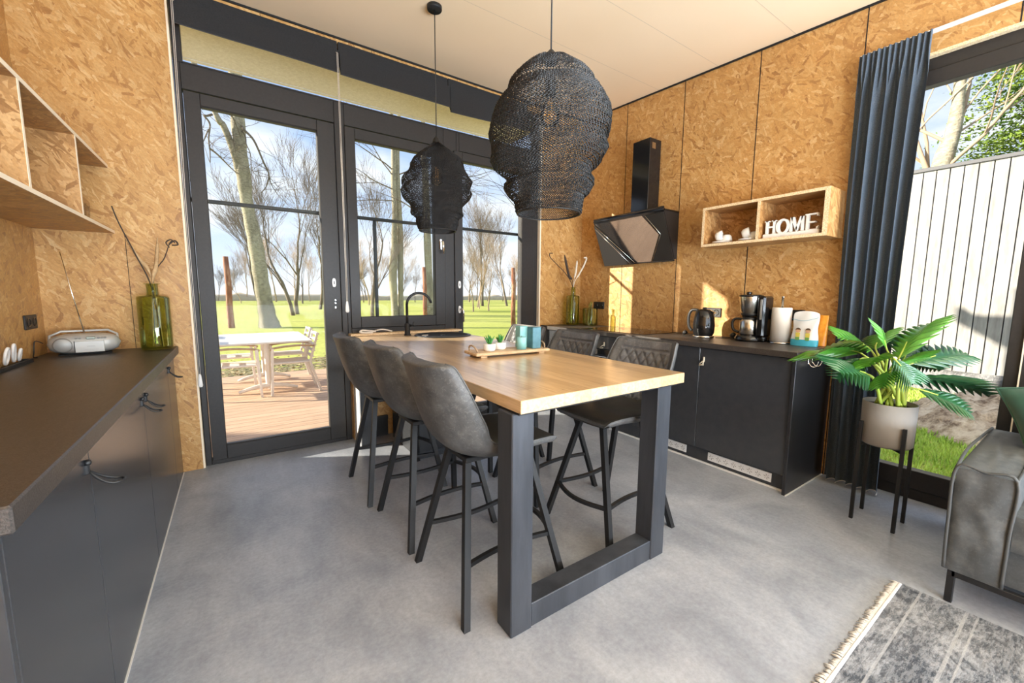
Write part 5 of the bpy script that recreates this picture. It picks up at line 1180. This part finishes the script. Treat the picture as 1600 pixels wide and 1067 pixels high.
trunk('tree', [(19.2, 26, -.35), (19.3, 26, 4), (19.0, 26, 7.5), (18.9, 26, 12)], [.28, .26, .27, .2], 'mossy trunk at the right edge of right glazed door', [((19.1, 26, 7), (-1, -.2, .6), .04, 2.6), ((19.1, 26, 8.4), (-1, -.2, .35), .045, 3.0)], 31, minr=.010)
# reddish peeled posts
for (x, y, h, l) in ((-.20, 20.6, 2.74, 'reddish peeled log post left of the leaning trunk'), (8.96, 22, 2.77, 'reddish peeled log post seen behind the tap'), (10.28, 15, 2.45, 'reddish peeled log post outside right glazed door')):
    r = .115 if y > 16 else .10
    tag(MB().tube([(x+.03, y, -.5), (x+.0, y, .6), (x+.02, y, 1.6), (x-.02, y, h)], [r*1.1, r, r*.95, r*.85], 12).build('log_post', M['post']), l, 'post', 'peeled log posts in the lawn')
# background bare trees
protos = []
for s_ in range(4):
    rnd = random.Random(40+s_); b = MB(); grow(b, Vector((0, 0, 0)), Vector((0, 0, 1)), .13, 2.9, 6, rnd, .40, .007, 5, .16, (1, 2)); protos.append(b)
def place_tree(k, x, y, s_, matl, label, group, cat='tree', name='bare_tree', cache={}):
    key = (k, matl)
    if key not in cache:
        o = protos[k].build(name, M[matl], recalc=False); ofs = o.location.copy(); o.data.transform(Matrix.Translation(ofs)); cache[key] = o; o.location = (0, 0, 0)
    else:
        o = cache[key].copy(); col.objects.link(o)
    o.location = (x, y, -.25); o.scale = (s_, s_, s_*random.uniform(.9, 1.15)); o.rotation_euler = (0, 0, random.uniform(0, 6.28)); tag(o, label, cat, group); return o
for x, y, s_, k, l in ((3.1, 30, 1.05, 0, 'slim bare tree seen right of the leaning trunk'), (3.5, 31.5, 1.15, 1, 'second slim bare tree close behind the first'), (-1.9, 26, .85, 2, 'bare tree at the left edge of door view'), (1.7, 38, 1.1, 3, 'bare tree behind the leaning trunk'),
                    (6.3, 40, 1.25, 0, 'bare tree just left of middle window frame'), (6.0, 22, .9, 2, 'leafy tipped bare tree at left of middle window'),
                    (22.6, 40, 1.25, 3, 'bare tree left in the right door view'), (25.5, 44, 1.4, 1, 'tall bare tree centred in right door view'), (28.5, 43, 1.25, 0, 'bare tree near right post in door view')):
    place_tree(k, x, y, s_, 'twigs', l, None)
for x, y, s_, k, l in ((16.5, 30, .55, 2, 'small brown young tree nearest on the lawn, left in right door'), (18.6, 31, .6, 1, 'small brown young tree right of the nearest young tree'), (13.8, 52, .8, 0, 'brown young tree farthest back on the lawn, behind middle window'), (20.5, 36, .6, 3, 'small brown young tree rightmost of the young trees')):
    place_tree(k, x, y, s_, 'twigs_warm', l, 'young trees on the lawn')
rnd = random.Random(77); random.seed(5)
for i in range(84):
    x = -22+i*1.6+rnd.uniform(-1, 1); y = rnd.uniform(62, 92)
    place_tree(rnd.randint(0, 3), x, y, rnd.uniform(.5, 1.15), 'twigs_warm' if rnd.random() < .6 else 'twigs', 'bare brown tree in the distant row along the field', 'distant row of bare trees')
# distant hedge
rows = []
for i in range(120):
    x = -60+i*1.6; h = .75+.35*vnoise(i*.9, 2)+.35*random.random(); rows.append([(x, 86, -.3), (x+.3*random.random(), 86.2, h*.5), (x, 87.0, h), (x, 87.6, h*.8), (x, 88, -.3)])
tag(MB().grid(rows).build('hedge', M['hedge']), 'low brown hedge along the far edge of the lawn', 'hedge')
# ---------------------------------------------------------------- garden furniture
gt = thing('garden_table', 'white outdoor table on the deck outside left door', 'table', (.33, 7.0, -.12))
MB().rbox(-.30, .88, 6.36, 7.9, .59, .615, .004).build('table_top', M['outwhite'], gt)
for y in (6.62, 7.55):
    MB().lathe([(.038, -.02), (.038, .59)], (.33, y, 0), 20).build('column', M['outwhite'], gt)
    pts = [(.33+.36*u, y, -.095+.07*(1-u*u)) for u in [-1+k/5 for k in range(11)]]
    MB().tube(pts, [.020+.018*(1-abs(u)) for u in [-1+k/5 for k in range(11)]], 10).build('foot_bar', M['outwhite'], gt)
def garden_chair():
    t = thing('garden_chair', 'x', 'chair', (0, 0, 0), group='white chairs around the garden table')   # faces -X
    MB().rbox(-.24, .22, -.22, .22, .42, .445, .008).build('seat', M['outwhite'], t, world=False)
    rows = [[(.23+.10*v+.03*(1-u*u)*0, .21*u, .46+.38*v) for u in [-1+k/6 for k in range(13)]] for v in (0, .25, .5, .75, 1)]
    b = MB()
    for z0 in (.50, .58, .66, .74): b.bar((.24+.25*(z0-.46), -.20, z0), (.24+.25*(z0-.46), .20, z0), .05, .012)
    for s_ in (-1, 1): b.bar((.22, s_*.21, .43), (.33, s_*.21, .84), .03, .03)
    b.bar((.33, -.21, .82), (.33, .21, .82), .05, .02)
    b.build('backrest', M['outwhite'], t, world=False)
    for sy in (-1, 1):
        MB().tube(crm([(.28, sy*.235, .66), (.05, sy*.24, .675), (-.20, sy*.24, .655), (-.27, sy*.24, .63)], 4), .016, 6).build('armrest', M['arm_tan'], t, world=False)
        MB().bar((-.24, sy*.24, .65), (-.27, sy*.24, 0), .03, .03).build('leg', M['outwhite'], t, world=False)
        MB().bar((.22, sy*.22, .43), (.34, sy*.23, 0), .03, .03).build('leg', M['outwhite'], t, world=False)
    return t
g0 = garden_chair()
for i, (x, y, rz, l) in enumerate(((.62, 6.56, 0, 'white garden chair at near right corner of outdoor table'), (.66, 7.45, 0, 'white garden chair at far right side of outdoor table'), (-.04, 6.56, PI, 'white garden chair at near left corner of outdoor table'), (-.08, 7.45, PI, 'white garden chair at far left side of outdoor table'))):
    o = g0 if i == 0 else copy_tree(g0); o.location = (x, y, -.12); o.rotation_euler = (0, 0, rz); o['label'] = l
# ---------------------------------------------------------------- fence, mound, grass outside right window
fn = thing('board_fence', 'tall pale vertical board fence outside the right window', 'fence', (9.0, 2, -.2))
b = MB(); y = -9.0; k = 0; rnd = random.Random(8)
while y < 5.5: b.box(9.0, 9.03, y, y+.131, .165, 3.215); y += .1445
b.build('boards', M['fence'], fn)
MB().box(9.031, 9.06, -9, 5.5, .165, 3.2).build('backing', M['fencecap'], fn); MB().rbox(8.97, 9.08, -9, 5.5, 3.215, 3.27, .005).build('cap_rail', M['fencecap'], fn)
rows = [[(8.98-.12*(j/6)+.03*vnoise(i*.5, j*.8), -9+i*.2, .175-.40*j/6) for j in range(7)] for i in range(73)]
tag(MB().grid(rows).build('ground_sheet', M['sheet']), 'black plastic sheet along the foot of the board fence', 'sheet')
rows = []
for i in range(61):
    r = []
    for j in range(61):
        x = 5.7+3.2*i/60; y = -2.2+3.6*j/60; u = (x-7.3)/1.5; v = (y-.1)/1.35; h = max(0, 1-u*u-v*v); d2 = abs(vnoise(x*3.1, y*3.7))*.10+abs(vnoise(x*9.1, y*8.3))*.05
        r.append((x, y, -.22+(.34*h**.8+d2*min(1, h*4)) if h > 0 else -.24))
    rows.append(r)
tag(MB().grid(rows).build('soil_mound', M['mound']), 'heap of sandy brown soil on the grass before fence', 'soil heap')
b = MB(); rnd = random.Random(3)
for k in range(26000):
    x = rnd.uniform(4.08, 8.9); y = rnd.uniform(-.3, 2.2)
    if y < .35+ (x-4)*.02-.3 or y > .14*x+.75: continue
    if ((x-7.3)/1.45)**2+((y-.1)/1.3)**2 < 1: continue
    h = rnd.uniform(.03, .075); a = rnd.uniform(0, 6.28); w = .0035+x*.0006; dx = rnd.uniform(-.03, .03); dy = rnd.uniform(-.03, .03)
    b.add([(x-w*math.cos(a), y-w*math.sin(a), -.2), (x+w*math.cos(a), y+w*math.sin(a), -.2), (x+dx, y+dy, -.2+h)], [(0, 1, 2)])
tag(b.build('grass', M['blade'], recalc=False), 'bright green grass outside the right window', 'grass', kind='stuff')
b = MB(); rnd = random.Random(13)
for k in range(2500):
    x = rnd.uniform(3.63, 4.06); y = rnd.uniform(-.2, 1.2); r = rnd.uniform(.006, .016); z = -.168+r*.3
    b.add([(x+r, y, z), (x, y+r, z), (x-r, y, z), (x, y-r, z), (x, y, z+r*.9)], [(0, 1, 4), (1, 2, 4), (2, 3, 4), (3, 0, 4)])
tag(b.build('gravel', M['gravel'], recalc=False), 'pale gravel strip outside the right window', 'gravel', kind='stuff')
# conifer and pale tree behind the fence
t = trunk('tree', [(11.2, 2.06, -.3), (11.2, 2.05, 2.5), (11.2, 2.05, 3.7), (11.3, 1.95, 4.6), (11.3, 2.0, 6.5)], [.20, .17, .15, .10, .05], 'pale yellow barked bare tree behind the board fence',
          [((11.2, 2.05, 3.4), (0, -.25, 1), .05, 1.8), ((11.2, 2.05, 3.3), (0, .35, 1), .05, 1.6), ((11.2, 2.05, 3.6), (-.1, -.6, .9), .035, 1.5), ((11.2, 2.1, 3.0), (.2, .15, 1), .045, 1.7), ((11.2, 2.05, 4.2), (0, .8, .6), .03, 1.3)], 3, tw='bark_pale' if False else 'twigs_warm', bend_depth=4, minr=.005)
cf = thing('conifer_tree', 'feathery bright green conifer behind the board fence', 'tree', (13.2, .3, -.2))
MB().tube([(13.2, .3, -.3), (13.2, .3, 11)], [.28, .04], 10).build('trunk', M['bark'], cf)
b = MB(); rnd = random.Random(21)
for k in range(620):
    z = rnd.uniform(2.6, 8.6); a = rnd.uniform(0, 2*PI); R = (11.5-z)*.27+.35; R *= rnd.uniform(.6, 1.05)
    if rnd.random() < .6: a = rnd.uniform(PI*.35, PI*1.25)
    p0 = Vector((13.2, .3, z)); d = Vector((math.cos(a), math.sin(a), .05)); n = 12
    for i in range(2, n+1):
        t_ = i/n; c = p0+d*R*t_+Vector((0, 0, -.18*R*t_*t_+.10*math.sin(t_*3)))
        for q in range(11):
            s_ = rnd.uniform(.06, .13)*(1.15-.45*t_); off = Vector((rnd.gauss(0, .10), rnd.gauss(0, .10), rnd.gauss(0, .05))); e1 = Vector((rnd.gauss(0, 1), rnd.gauss(0, 1), rnd.gauss(-.2, .5))).normalized()*s_
            e2 = e1.cross(Vector((rnd.gauss(0, 1), rnd.gauss(0, 1), 1))).normalized()*s_*.22; cc = c+off
            b.add([cc-e1*.1, cc+e1*.5+e2, cc+e1, cc+e1*.5-e2], [(0, 1, 2, 3)])
b.build('foliage', M['needle'], cf, recalc=False)
print('objects', len(bpy.data.objects))
